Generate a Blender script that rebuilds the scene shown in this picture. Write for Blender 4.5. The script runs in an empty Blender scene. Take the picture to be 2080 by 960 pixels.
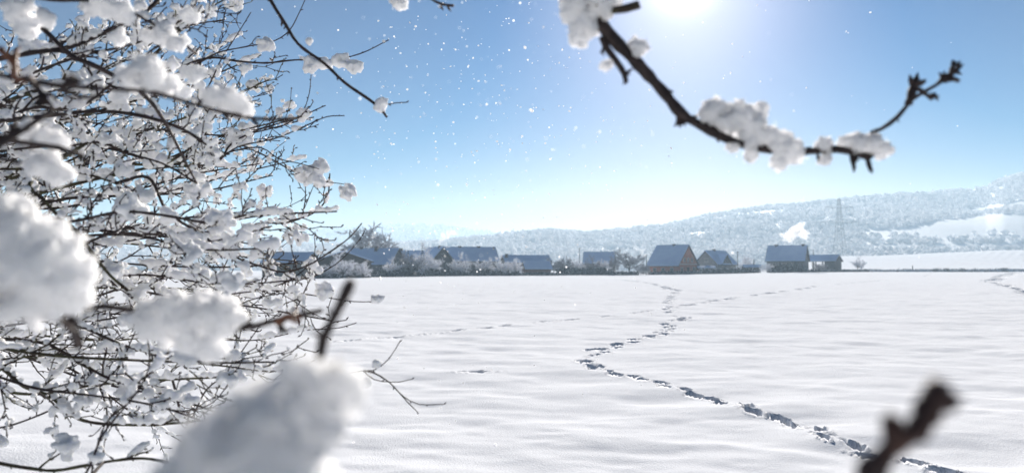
import bpy, math, random
import numpy as np
from mathutils import Vector, Matrix

# ---------------------------------------------------------------- camera, sky, sun, exposure
SC = bpy.context.scene
COL = SC.collection
F = 1600.0                                   # focal length in photo pixels
HZ = 545.0                                   # photo row of the true horizon
PITCH = math.atan((HZ - 480) / F)
CAM = Vector((0, 0, 1.75))
FW = Vector((0, math.cos(PITCH), math.sin(PITCH)))
UP = Vector((0, -math.sin(PITCH), math.cos(PITCH)))
cam = bpy.data.cameras.new('camera')
cam.sensor_width = 36.0
cam.lens = F / 2080 * 36
cam.clip_start = 0.02
cam.clip_end = 40000
cam.dof.use_dof = True
cam.dof.focus_distance = 4.8
cam.dof.aperture_fstop = 2.8
cam.dof.aperture_blades = 9
co = bpy.data.objects.new('camera', cam)
COL.objects.link(co)
co.location = CAM
co.rotation_euler = (math.radians(90) + PITCH, 0, 0)
SC.camera = co

SUN_AZ, SUN_EL = math.radians(12.5), math.radians(20.5)
w = bpy.data.worlds.new('World')
SC.world = w
w.use_nodes = True
wn = w.node_tree.nodes
sky = wn.new('ShaderNodeTexSky')
sky.sky_type = 'NISHITA'
sky.sun_disc = False
sky.sun_elevation = SUN_EL
sky.sun_rotation = SUN_AZ
sky.altitude = 300
sky.air_density = 1.0
sky.dust_density = 0.38
sky.ozone_density = 3.5
bg = wn['Background']
def vmath(op, src, val):
    n = wn.new('ShaderNodeVectorMath'); n.operation = op
    w.node_tree.links.new(src, n.inputs[0])
    if op == 'SCALE': n.inputs['Scale'].default_value = val
    return n.outputs[0]
gm = wn.new('ShaderNodeGamma'); gm.inputs[1].default_value = 1.5      # a deeper, more saturated winter blue
w.node_tree.links.new(vmath('SCALE', sky.outputs[0], 1 / 8), gm.inputs[0])
hs = wn.new('ShaderNodeHueSaturation'); hs.inputs['Saturation'].default_value = 1.75
w.node_tree.links.new(gm.outputs[0], hs.inputs['Color'])
tint = wn.new('ShaderNodeVectorMath'); tint.operation = 'MULTIPLY'; tint.inputs[1].default_value = (1.24, .96, 1.0)
w.node_tree.links.new(hs.outputs[0], tint.inputs[0])
base = vmath('SCALE', tint.outputs[0], 1.9)
# aureole of the air round the sun
geo = wn.new('ShaderNodeNewGeometry')
dt = wn.new('ShaderNodeVectorMath'); dt.operation = 'DOT_PRODUCT'
w.node_tree.links.new(geo.outputs['Incoming'], dt.inputs[0])
dt.inputs[1].default_value = (-math.sin(SUN_AZ) * math.cos(SUN_EL), -math.cos(SUN_AZ) * math.cos(SUN_EL), -math.sin(SUN_EL))
ab = wn.new('ShaderNodeMath'); ab.operation = 'MAXIMUM'; ab.inputs[1].default_value = 0
w.node_tree.links.new(dt.outputs['Value'], ab.inputs[0])
for (pw, k) in ((2200, 14.0), (170, 3.0)):
    p_ = wn.new('ShaderNodeMath'); p_.operation = 'POWER'; p_.inputs[1].default_value = pw
    w.node_tree.links.new(ab.outputs[0], p_.inputs[0])
    c_ = wn.new('ShaderNodeVectorMath'); c_.operation = 'SCALE'; c_.inputs[0].default_value = (1.0, .97, .92)
    ml = wn.new('ShaderNodeMath'); ml.operation = 'MULTIPLY'; ml.inputs[1].default_value = k
    w.node_tree.links.new(p_.outputs[0], ml.inputs[0]); w.node_tree.links.new(ml.outputs[0], c_.inputs['Scale'])
    ad = wn.new('ShaderNodeVectorMath'); ad.operation = 'ADD'
    w.node_tree.links.new(base, ad.inputs[0]); w.node_tree.links.new(c_.outputs[0], ad.inputs[1]); base = ad.outputs[0]
w.node_tree.links.new(base, bg.inputs[0])
bg.inputs[1].default_value = 0.10
sd = Vector((math.sin(SUN_AZ) * math.cos(SUN_EL), math.cos(SUN_AZ) * math.cos(SUN_EL), math.sin(SUN_EL)))
sl = bpy.data.lights.new('sun', 'SUN')
sl.energy = 5.0
sl.angle = math.radians(0.5)
sl.color = (1.0, 0.93, 0.84)
so = bpy.data.objects.new('sun', sl)
COL.objects.link(so)
so.rotation_euler = sd.to_track_quat('Z', 'Y').to_euler()
SC.view_settings.view_transform = 'Standard'
SC.view_settings.look = 'None'
SC.view_settings.gamma = 1
SC.view_settings.exposure = 1.05
HAZE = 5.2e-4

cy = SC.cycles
cy.max_bounces = 8
cy.diffuse_bounces = 3
cy.glossy_bounces = 2
cy.transmission_bounces = 6
cy.volume_bounces = 1
cy.transparent_max_bounces = 8
cy.use_denoising = True
cy.caustics_reflective = False
cy.caustics_refractive = False

# ---------------------------------------------------------------- helpers
def P(px, py, d):
    return CAM + d * (FW + Vector((1, 0, 0)) * ((px - 1040) / F) + UP * ((480 - py) / F))

def proj(p):
    q = p - CAM
    d = max(q.dot(FW), 1e-3)
    return 1040 + q.x / d * F, 480 - q.dot(UP) / d * F, d

def hsh(ix, iy, seed):
    h = (ix.astype(np.int64) * 374761393 + iy.astype(np.int64) * 668265263 + seed * 1442695041) & 0xFFFFFFFF
    h = ((h ^ (h >> 13)) * 1274126177) & 0xFFFFFFFF
    h = h ^ (h >> 16)
    return (h & 0xFFFFFF) / float(0xFFFFFF)

def vnoise(x, y, seed=0):
    x = np.asarray(x, float); y = np.asarray(y, float)
    ix = np.floor(x); iy = np.floor(y)
    fx = x - ix; fy = y - iy
    fx = fx * fx * fx * (fx * (fx * 6 - 15) + 10); fy = fy * fy * fy * (fy * (fy * 6 - 15) + 10)
    a = hsh(ix, iy, seed); b = hsh(ix + 1, iy, seed)
    c = hsh(ix, iy + 1, seed); d = hsh(ix + 1, iy + 1, seed)
    return (a + (b - a) * fx) * (1 - fy) + (c + (d - c) * fx) * fy - 0.5

def fbm(x, y, seed=0, oct=4, gain=0.5):
    s = 0; a = 1.0
    for i in range(oct):
        s = s + a * vnoise(x * 2 ** i + 17.3 * i, y * 2 ** i - 9.1 * i, seed + i)
        a *= gain
    return s

def sstep(a, b, x):
    t = np.clip((np.asarray(x, float) - a) / (b - a), 0, 1)
    return t * t * (3 - 2 * t)

def tag(o, label=None, cat=None, group=None, kind=None):
    if label: o['label'] = label
    if cat: o['category'] = cat
    if group: o['group'] = group
    if kind: o['kind'] = kind
    return o

def empty(name, loc=(0, 0, 0), rz=0):
    o = bpy.data.objects.new(name, None)
    o.empty_display_size = 0.2
    COL.objects.link(o)
    o.location = loc
    o.rotation_euler = (0, 0, rz)
    return o

def mesh_np(name, V, faces, mat, parent=None, smooth=True):
    """V (n,3); faces: numpy (m,k) or list of lists"""
    me = bpy.data.meshes.new(name)
    V = np.asarray(V, np.float32)
    if isinstance(faces, np.ndarray):
        m, k = faces.shape
        me.vertices.add(len(V)); me.vertices.foreach_set('co', V.ravel())
        me.loops.add(m * k); me.loops.foreach_set('vertex_index', faces.astype(np.int32).ravel())
        me.polygons.add(m)
        me.polygons.foreach_set('loop_start', np.arange(0, m * k, k, dtype=np.int32))
        me.update(calc_edges=True)
        me.validate()
    else:
        me.from_pydata([tuple(map(float, v)) for v in V], [], [list(map(int, f)) for f in faces])
    me.materials.append(mat)
    if smooth:
        me.polygons.foreach_set('use_smooth', np.ones(len(me.polygons), dtype=bool))
    o = bpy.data.objects.new(name, me)
    COL.objects.link(o)
    if parent is not None:
        o.parent = parent
    return o

class MB:
    def __init__(s): s.v = []; s.f = []
    def add(s, V, Fc):
        n = len(s.v); s.v += [tuple(v) for v in V]; s.f += [[i + n for i in f] for f in Fc]
    def box(s, c, size, M=None):
        x, y, z = size[0] / 2, size[1] / 2, size[2] / 2
        V = [Vector((a * x, b * y, e * z)) for a in (-1, 1) for b in (-1, 1) for e in (-1, 1)]
        if M: V = [M @ v for v in V]
        c = Vector(c)
        s.add([v + c for v in V], [(0, 1, 3, 2), (4, 6, 7, 5), (0, 4, 5, 1), (2, 3, 7, 6), (0, 2, 6, 4), (1, 5, 7, 3)])
    def prism(s, poly, off):
        n = len(poly); off = Vector(off)
        V = [Vector(p) for p in poly] + [Vector(p) + off for p in poly]
        s.add(V, [tuple(range(n))[::-1], tuple(range(n, 2 * n))] + [(i, (i + 1) % n, n + (i + 1) % n, n + i) for i in range(n)])
    def beam(s, a, b, t):
        s.tube([a, b], [t, t], 4)
    def tube(s, pts, rad, n=6, cap=True):
        pts = [Vector(p) for p in pts]; m = len(pts); base = len(s.v)
        prev = None
        for i, p in enumerate(pts):
            t = (pts[min(i + 1, m - 1)] - pts[max(i - 1, 0)])
            t = t.normalized() if t.length > 1e-9 else Vector((0, 0, 1))
            if prev is None:
                a = Vector((0, 0, 1)) if abs(t.z) < .8 else Vector((1, 0, 0))
                e1 = t.cross(a).normalized()
            else:
                e1 = prev - t * prev.dot(t)
                e1 = e1.normalized() if e1.length > 1e-6 else t.orthogonal().normalized()
            prev = e1
            e2 = t.cross(e1); r = rad[i]
            for k in range(n):
                a = 2 * math.pi * k / n
                s.v.append(tuple(p + e1 * (r * math.cos(a)) + e2 * (r * math.sin(a))))
        for i in range(m - 1):
            for k in range(n):
                k2 = (k + 1) % n
                s.f.append([base + i * n + k, base + i * n + k2, base + (i + 1) * n + k2, base + (i + 1) * n + k])
        if cap:
            s.f.append([base + k for k in range(n)][::-1]); s.f.append([base + (m - 1) * n + k for k in range(n)])
    def build(s, name, mat, parent=None, smooth=False):
        return mesh_np(name, np.array(s.v, dtype=np.float32).reshape(-1, 3), s.f, mat, parent, smooth)

# ---------------------------------------------------------------- materials
def mat(name, col, rough=0.8, noise=None, bump=None, spec=0.3, sss=None, coords='Object'):
    m = bpy.data.materials.new(name); m.use_nodes = True
    nt = m.node_tree; N = nt.nodes; L = nt.links
    b = N['Principled BSDF']
    b.inputs['Roughness'].default_value = rough
    b.inputs['Specular IOR Level'].default_value = spec
    b.inputs['Base Color'].default_value = (*col, 1)
    tc = N.new('ShaderNodeTexCoord')
    if noise:
        col2, sc_, lo, hi = noise
        n = N.new('ShaderNodeTexNoise'); n.inputs['Scale'].default_value = sc_; n.inputs['Detail'].default_value = 5
        L.new(tc.outputs[coords], n.inputs['Vector'])
        r = N.new('ShaderNodeValToRGB'); r.color_ramp.elements[0].position = lo; r.color_ramp.elements[1].position = hi
        r.color_ramp.elements[0].color = (*col, 1); r.color_ramp.elements[1].color = (*col2, 1)
        L.new(n.outputs['Fac'], r.inputs['Fac']); L.new(r.outputs['Color'], b.inputs['Base Color'])
    if bump:
        sc_, st, di = bump
        n2 = N.new('ShaderNodeTexNoise'); n2.inputs['Scale'].default_value = sc_; n2.inputs['Detail'].default_value = 6
        L.new(tc.outputs[coords], n2.inputs['Vector'])
        bp = N.new('ShaderNodeBump'); bp.inputs['Strength'].default_value = st; bp.inputs['Distance'].default_value = di
        L.new(n2.outputs['Fac'], bp.inputs['Height']); L.new(bp.outputs['Normal'], b.inputs['Normal'])
    if sss:
        b.inputs['Subsurface Weight'].default_value = sss[0]
        b.inputs['Subsurface Radius'].default_value = sss[1]
        b.inputs['Subsurface Scale'].default_value = sss[2]
    return m

def trans_mat(name, col, t=0.5, bump=None):
    """matt solid that lets part of the light through (snow crystals, frosted twigs)"""
    m = bpy.data.materials.new(name); m.use_nodes = True
    nt = m.node_tree; N = nt.nodes; L = nt.links
    N.remove(N['Principled BSDF'])
    d = N.new('ShaderNodeBsdfDiffuse'); d.inputs[0].default_value = (*col, 1)
    tr = N.new('ShaderNodeBsdfTranslucent'); tr.inputs[0].default_value = (*col, 1)
    mx = N.new('ShaderNodeMixShader'); mx.inputs[0].default_value = t
    L.new(d.outputs[0], mx.inputs[1]); L.new(tr.outputs[0], mx.inputs[2])
    L.new(mx.outputs[0], N['Material Output'].inputs[0])
    if bump:
        tc = N.new('ShaderNodeTexCoord')
        n2 = N.new('ShaderNodeTexNoise'); n2.inputs['Scale'].default_value = bump[0]; n2.inputs['Detail'].default_value = 6
        L.new(tc.outputs['Object'], n2.inputs['Vector'])
        bp = N.new('ShaderNodeBump'); bp.inputs['Strength'].default_value = bump[1]; bp.inputs['Distance'].default_value = bump[2]
        L.new(n2.outputs['Fac'], bp.inputs['Height'])
        L.new(bp.outputs['Normal'], d.inputs['Normal']); L.new(bp.outputs['Normal'], tr.inputs['Normal'])
    return m

M = {}
M['snow'] = mat('snow_ground', (.85, .87, .92), .9, None, (48, .5, .016), 0.0)
M['snow_hill'] = mat('snow_hill', (.84, .86, .90), .8, None, None, .1)
M['snow_roof_shade_tint'] = mat('snow_roof_shade_tint', (.50, .64, .86), .8, ((.44, .58, .82), .6, .35, .7), None, .2)  # white roof snow with the blue of its shaded slopes painted into the colour
M['clump'] = mat('snow_clump', (.95, .955, .97), .9, None, (300, .9, .004), 0.0, (1.0, (1.0, 1.0, 1.08), .011))
M['clump_near'] = mat('snow_clump_near', (.96, .965, .98), .9, None, (420, 1.0, .004), 0.0, (1.0, (1.0, 1.0, 1.05), .045))
M['flake'] = trans_mat('snow_flake', (.95, .95, .96), .5)
M['bark'] = mat('bark', (.022, .015, .015), .75, ((.065, .045, .040), 60, .4, .75), (180, .7, .003), .35)
M['bark_moss'] = mat('bark_moss', (.045, .034, .026), .85, ((.11, .11, .06), 22, .42, .68), (120, .8, .004), .2)
M['bud'] = mat('bud', (.10, .035, .018), .5, ((.20, .08, .035), 150, .4, .7), None, .4)
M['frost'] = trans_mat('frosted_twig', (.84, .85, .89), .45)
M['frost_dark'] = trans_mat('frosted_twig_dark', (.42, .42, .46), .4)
M['trunk'] = mat('far_bark', (.06, .05, .045), .9)
M['conifer'] = mat('conifer', (.022, .034, .030), .9, ((.10, .12, .12), .8, .5, .8))
M['wood_hill'] = trans_mat('hill_wood', (.90, .91, .94), .5)
M['hedge'] = mat('hedge', (.035, .045, .045), .95, ((.22, .23, .25), 1.2, .5, .78), None, .05)
M['brick'] = mat('red_brick', (.34, .115, .075), .9, ((.42, .18, .12), 1.2, .3, .7))
M['bark_red'] = mat('bark_red', (.028, .014, .014), .7, ((.09, .045, .032), 60, .45, .75), (180, .7, .003), .4)
M['brick_dark'] = mat('dark_brick', (.19, .09, .065), .9, ((.24, .13, .10), 1.2, .3, .7))
M['plaster'] = mat('grey_plaster', (.13, .125, .12), .9, ((.18, .175, .17), .7, .3, .7))
M['wall_dark'] = mat('dark_board', (.055, .055, .055), .9, ((.085, .08, .075), 2.0, .3, .7))
M['cream'] = mat('pale_plaster', (.30, .28, .25), .9)
M['board'] = mat('eaves_board', (.05, .04, .035), .8)
M['chimney'] = mat('chimney_brick', (.07, .05, .045), .9)
M['glass'] = mat('window_glass', (.02, .025, .03), .15, None, None, .5)
M['frame_white'] = mat('window_frame', (.50, .48, .45), .6)
M['steel'] = mat('galvanised_steel', (.28, .29, .30), .6)
M['reed'] = mat('dry_reeds', (.12, .11, .10), .9, ((.4, .4, .42), 2, .45, .7))

# ---------------------------------------------------------------- ground sheet
def H0(x, y):
    x = np.asarray(x, float); y = np.asarray(y, float)
    q = x / np.maximum(y, 1.0)
    z = 0.75 * sstep(.12, .42, q) * sstep(90, 228, y)
    z = z + 0.12 * fbm(x / 45, y / 60, 3, 2) * sstep(25, 90, y) * (1 - sstep(150, 200, y))
    bank = sstep(.36, .42, q)
    z = z + .75 * bank * sstep(236, 238.2, y + 1.5 * vnoise(x / 6, y * 0, 9)) * (1 + .6 * vnoise(x / 3.1, y * 0, 11))
    z = z + (8.4 + 4.2 * sstep(.42, .66, q)) * sstep(.30, .42, q) * sstep(255, 540, y) * (1 - .8 * sstep(560, 700, y))
    return z

ys = [-60, -40, -25, -14, -8, -4, -1.5, -.3, .4, .9, 1.3]
v = 1.6
while v < 232:
    ys.append(v); v *= 1.0056 if v < 130 else 1.011
ys += list(np.arange(232, 242, .5))
v = 243
while v < 800:
    ys.append(v); v *= 1.02
ys += [900, 1200, 2000, 3500, 6000, 11000, 16000]
ys = np.array(ys)
NU = 1151
u = np.linspace(-1, 1, NU)
W = 5 + .85 * np.abs(ys) + 3.0 * np.maximum(0, -ys)
W = np.where(ys > 240, W * 1.15, W)
X = W[:, None] * u[None, :]
Y = np.repeat(ys[:, None], NU, 1)
Z = H0(X, Y)
near = 1 - sstep(60, 200, Y)
warp = 1.0 * fbm(X / 6, Y / 5, 21, 2)
Z += near * (.055 * fbm(X / 1.15 + warp * .5, Y / .85 + warp, 31, 3, .42) + .05 * vnoise(X / 5.0, Y / 3.0, 35))
Z += near * .007 * fbm(X / .40, Y / .25, 41, 2)
Z += (1 - near) * .10 * fbm(X / 14, Y / 9, 51, 2) * (1 - sstep(230, 260, Y))

rs = np.random.RandomState(7)
def stamp(x, y, ang, L, Wd, depth, rim=.02):
    R = max(L, Wd) * 2.2
    i0, i1 = np.searchsorted(ys, y - R), np.searchsorted(ys, y + R)
    if i1 <= i0: return
    sx = X[i0:i1]; sy = Y[i0:i1]
    dx = sx - x; dy = sy - y
    m = np.abs(dx) < R
    a = (dx * math.cos(ang) + dy * math.sin(ang)) / L
    b = (-dx * math.sin(ang) + dy * math.cos(ang)) / Wd
    jag = 1 + .5 * vnoise(sx / .07, sy / .07, 61) + .25 * vnoise(sx / .03, sy / .03, 62)
    r = np.sqrt(a * a + b * b) * jag
    dz = -depth * (1 - sstep(.75, 1.1, r)) + rim * np.exp(-((r - 1.25) / .17) ** 2) * (1 + 1.5 * vnoise(sx / .05, sy / .05, 63))
    cur = Z[i0:i1]
    Z[i0:i1] = np.where(m, cur + dz, cur)

def ground_pt(px, py):
    d = FW + Vector((1, 0, 0)) * ((px - 1040) / F) + UP * ((480 - py) / F)
    t = 1.75 / -d.z
    for _ in range(6):
        p = CAM + d * t
        t = (1.75 - float(H0(p.x, p.y))) / -d.z
    p = CAM + d * t
    return p.x, p.y

def resample(pts, step):
    out = []; carry = 0
    for (a, b) in zip(pts[:-1], pts[1:]):
        L = math.hypot(b[0] - a[0], b[1] - a[1]); ang = math.atan2(b[1] - a[1], b[0] - a[0])
        s = carry
        while s < L:
            out.append((a[0] + (b[0] - a[0]) * s / L, a[1] + (b[1] - a[1]) * s / L, ang)); s += step
        carry = s - L
    return out

def trail(pix, step, L, Wd, depth, side, gapp=0.0, drag=True):
    pts = [ground_pt(*p) for p in pix]
    for k, (x, y, a) in enumerate(resample(pts, step)):
        if rs.rand() < gapp: continue
        s = side * (1 if k % 2 else -1) + rs.uniform(-.03, .03)
        x2 = x - math.sin(a) * s; y2 = y + math.cos(a) * s
        f = 1 + max(0, y - 30) / 160
        stamp(x2, y2, a + rs.uniform(-.25, .25), L * rs.uniform(.8, 1.25), Wd * rs.uniform(.85, 1.2) * f, depth * rs.uniform(.8, 1.2) * f)
        if drag and rs.rand() < .7:
            stamp(x2 + math.cos(a) * L * 1.3, y2 + math.sin(a) * L * 1.3, a, L * .7, Wd * .4, depth * .28, .006)

trail([(2010, 985), (1890, 950), (1750, 918), (1690, 893), (1620, 862), (1510, 830), (1400, 797), (1310, 772), (1240, 757), (1195, 748)], .37, .15, .068, .13, .065, .04)
trail([(1195, 745), (1205, 733), (1222, 712), (1250, 702), (1300, 689), (1345, 677), (1362, 662), (1352, 655), (1400, 645)], .62, .20, .13, .15, .10, .1)
trail([(1200, 709), (1240, 708)], .5, .2, .12, .12, .05)
trail([(1385, 645), (1362, 636), (1352, 620), (1362, 606), (1373, 592)], 1.1, .26, .17, .16, .12, .1, False)
trail([(1373, 590), (1340, 580), (1310, 573), (1260, 568), (1205, 566)], 2.2, .5, .34, .22, .12, .1, False)
trail([(700, 691), (800, 684), (945, 671), (1020, 662), (1160, 648), (1330, 631)], 1.25, .42, .12, .07, .05, .3, False)
trail([(1370, 624), (1450, 611), (1590, 592), (1660, 581), (1800, 568)], 2.6, .8, .24, .14, .05, .2, False)
trail([(850, 761), (900, 759), (980, 757), (1060, 757), (1160, 754)], .95, .34, .06, .045, .04, .3, False)
trail([(2066, 557), (2045, 561), (2015, 570)], 3.2, .9, .7, .38, .3, .05, False)
trail([(2005, 571), (2050, 580), (2085, 590), (2130, 604)], 1.7, .5, .36, .28, .2, .1, False)
trail([(2070, 592), (2100, 600)], 1.2, .4, .26, .22, .2, .1, False)
trail([(1880, 562), (1912, 556)], 4.5, .9, .2, .12, .1, .1, False)

idx = np.arange(len(ys) * NU).reshape(len(ys), NU)
FA = np.stack([idx[:-1, :-1], idx[:-1, 1:], idx[1:, 1:], idx[1:, :-1]], -1).reshape(-1, 4)
g = mesh_np('ground', np.stack([X, Y, Z], -1).reshape(-1, 3), FA, M['snow'])
tag(g, 'snow covered field with wind ripples and a winding line of footprints', 'snowy field', kind='structure')

def ground_z(x, y):
    return float(H0(x, y))

# ---------------------------------------------------------------- hills
def zpx(py, D):
    return 1.75 + (HZ - py) / F * D

def hill(name, label, ridge, D0, D1, prof, amp, clear, spacing, size, seed, woodlabel, cover=1.0):
    rx = np.array([r[0] for r in ridge], float); ry = np.array([r[1] for r in ridge], float)
    pxs = np.linspace(rx[0], rx[-1], 260)
    ts = np.concatenate([np.linspace(0, 1, 60), [1.06, 1.15, 1.3]])
    PX, T = np.meshgrid(pxs, ts)
    def surf(PX, T):
        D = D0 + (D1 - D0) * T
        zr = 1.75 + (HZ - np.interp(PX, rx, ry)) / F * D1
        p = np.clip(T, 0, 1) ** prof
        z = zr * p * np.where(T > 1, 1 - (T - 1) * 2.2, 1)
        x = (PX - 1040) / F * D
        z = z + amp * fbm(x / 260, D / 260, seed, 3) * np.minimum(1, T * 3) * np.where(T > .9, .4, 1)
        return x, D, z - 3 * (T <= 0)
    x, D, z = surf(PX, T)
    n = len(pxs); m = len(ts)
    idx = np.arange(m * n).reshape(m, n)
    FA = np.stack([idx[:-1, :-1], idx[:-1, 1:], idx[1:, 1:], idx[1:, :-1]], -1).reshape(-1, 4)
    o = mesh_np(name, np.stack([x, D, z], -1).reshape(-1, 3), FA, M['snow_hill'])
    tag(o, label, 'hill', kind='structure')
    # far woods: frosted crowns too many to count
    R = np.random.RandomState(seed)
    area = (rx[-1] - rx[0]) / F * (D0 + D1) / 2 * (D1 - D0)
    K = int(area / spacing ** 2 * cover * .8)
    Tt = R.rand(K) * 1.03; Pp = rx[0] + R.rand(K) * (rx[-1] - rx[0])
    x, D, z = surf(Pp, Tt)
    py = HZ - (z - 1.75) / D * F
    keep = clear(Pp, py, x, D) & (D > D0)
    x, D, z = x[keep], D[keep], z[keep]; K = len(x)
    # spiky 8-faced crowns
    r = size * (.6 + .8 * R.rand(K)); hgt = size * (1.1 + 1.2 * R.rand(K))
    base = np.array([[1, 0, .45], [0, 1, .4], [-1, 0, .5], [0, -1, .42], [0, 0, 1.0], [0, 0, -.1], [.6, .6, .75], [-.6, .5, .78], [.1, -.7, .8]])
    fac = np.array([[0, 1, 6], [1, 4, 6], [4, 0, 6], [1, 2, 7], [2, 4, 7], [4, 1, 7], [2, 3, 8], [4, 2, 8], [3, 0, 8], [0, 4, 8], [1, 0, 5], [2, 1, 5], [3, 2, 5], [0, 3, 5]])
    ang = R.rand(K) * 6.28; ca, sa = np.cos(ang), np.sin(ang)
    B = np.repeat(base[None], K, 0) * (1 + .35 * (R.rand(K, 9, 3) - .5))
    V = np.empty_like(B)
    V[..., 0] = x[:, None] + r[:, None] * (B[..., 0] * ca[:, None] - B[..., 1] * sa[:, None])
    V[..., 1] = D[:, None] + r[:, None] * (B[..., 0] * sa[:, None] + B[..., 1] * ca[:, None])
    V[..., 2] = z[:, None] + hgt[:, None] * B[..., 2]
    FF = (fac[None] + 9 * np.arange(K)[:, None, None]).reshape(-1, 3)
    wo = mesh_np('woods', V.reshape(-1, 3), FF, M['wood_hill'], smooth=False)
    tag(wo, woodlabel, 'woods', kind='stuff')

def clearA(px, py, x, D):
    lower = (px > 1755) & (py > 508 - (px - 1760) * .02 - np.where(px > 1760, np.minimum((px - 1760) * .33, 70), 0)) & (py < 520)
    top = 440 + 26 * (1 - sstep(1760, 2000, px)) - 8 * sstep(1950, 2080, px) + 3 * vnoise(px / 17, px * 0, 5)
    lower = (px > 1755) & (py > top) & (py < 506)
    hedge = (np.abs(py - (493 - (px - 1900) * .01)) < 1.6) | (np.abs(py - 486) < 1.0) & (px > 1830) | (np.abs(py - 474.5) < .7) & (px > 1960)
    lower = lower & ~(hedge & (vnoise(px / 9, py / 4, 8) > -.3)) & ~((vnoise(px / 30, py / 9, 81) > .16) & (py > 478) & (px < 1900))
    c1 = (px > 1950) & (py > 428 - (px - 1950) * .17) & (py < 436 - (px - 1950) * .13) & (vnoise(px / 14, px * 0, 3) > -.25)
    c2 = (px > 1280) & (px < 1450) & (py > 474 - (px - 1280) * .03) & (py < 484) & (vnoise(px / 40, py / 5, 13) > -.2)
    c3 = (px > 1270) & (px < 1400) & (py > 460) & (py < 467)
    c4 = (px > 1500) & (px < 1560) & (np.abs(py - 452 + (px - 1490) * .1) < 1.6)
    c5 = (px > 1700) & (px < 1990) & (np.abs(py - (430 - (px - 1700) * .09)) < 1.5) & (vnoise(px / 20, px * 0, 33) > 0)
    bare = (vnoise(x / 120, D / 60, 71) > .36) & (px < 1850)
    return ~(lower | c1 | c2 | c3 | c4 | c5 | bare)

hill('hill', 'long snowy hill rising to the right behind the village with pale meadows and frosted woods',
     [(1150, 484), (1300, 470), (1430, 438), (1560, 418), (1700, 404), (1850, 392), (1980, 385), (2005, 381), (2040, 362), (2080, 352), (2200, 345), (2500, 350)],
     600, 1250, 1.0, 8, clearA, 4.6, 2.5, 101, 'frosted woods covering the long hill that rises on the right')
hill('hill', 'low snowy hill in the middle distance with hazy woods above the village roofs',
     [(-700, 512), (300, 505), (600, 500), (900, 492), (980, 482), (1060, 474), (1120, 469), (1190, 475), (1300, 464), (1400, 455), (1480, 470), (1560, 520)],
     650, 1150, .9, 6, lambda px, py, x, D: ~((vnoise(x / 90, D / 50, 72) > .34) | (py < 483 - (px - 960) * .03) & (px > 940) & (px < 1010)), 4.8, 2.5, 202,
     'hazy woods on the low hill behind the middle of the village')
hill('hill', 'farthest pale hill with a rounded top beyond the left part of the village',
     [(-900, 500), (300, 478), (600, 470), (700, 463), (780, 459), (860, 457), (900, 459), (950, 468), (1010, 475), (1120, 480), (1400, 488), (1800, 500)],
     1900, 2600, .8, 6, lambda px, py, x, D: np.abs(vnoise(x / 400, D / 300, 73)) < .28, 11, 5, 303,
     'woods fading into haze on the farthest rounded hill', .9)

# ---------------------------------------------------------------- haze
hz = MB()
hz.box((0, 1350, 77.5), (9000, 3100, 163))
ho = hz.build('haze', M['snow'])
hm = bpy.data.materials.new('haze'); hm.use_nodes = True
N = hm.node_tree.nodes; N.remove(N['Principled BSDF'])
pv = N.new('ShaderNodeVolumePrincipled')
pv.inputs['Color'].default_value = (.61, .82, 1.0, 1)
pv.inputs['Density'].default_value = HAZE
pv.inputs['Anisotropy'].default_value = .18
hm.node_tree.links.new(pv.outputs[0], N['Material Output'].inputs['Volume'])
hm.cycles.homogeneous_volume = True
ho.data.materials.clear(); ho.data.materials.append(hm)
tag(ho, 'pale winter haze lying over the whole valley', 'haze', kind='stuff')

# ---------------------------------------------------------------- village
def window(face, a, z, wd, h, parent, split=1):
    """face = (origin, direction along wall, outward normal)"""
    o, d, n = face
    c = o + d * a + Vector((0, 0, z))
    t = .09
    m = MB()
    R = Matrix((d, n, Vector((0, 0, 1)))).transposed()
    for (da, dz, sa, sz) in [(0, h / 2, wd + t, t), (0, -h / 2, wd + t, t), (wd / 2, 0, t, h - t), (-wd / 2, 0, t, h - t)] + ([(0, 0, t * .7, h - t)] if split else []):
        m.box(c + d * da + Vector((0, 0, dz)) + n * .045, (sa, .09, sz), R)
    w_ = m.build('window', M['frame_white'], parent)
    g_ = MB(); g_.box(c + n * .02, (wd - t, .035, h - t), R)
    g_.build('pane', M['glass'], w_)

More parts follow.
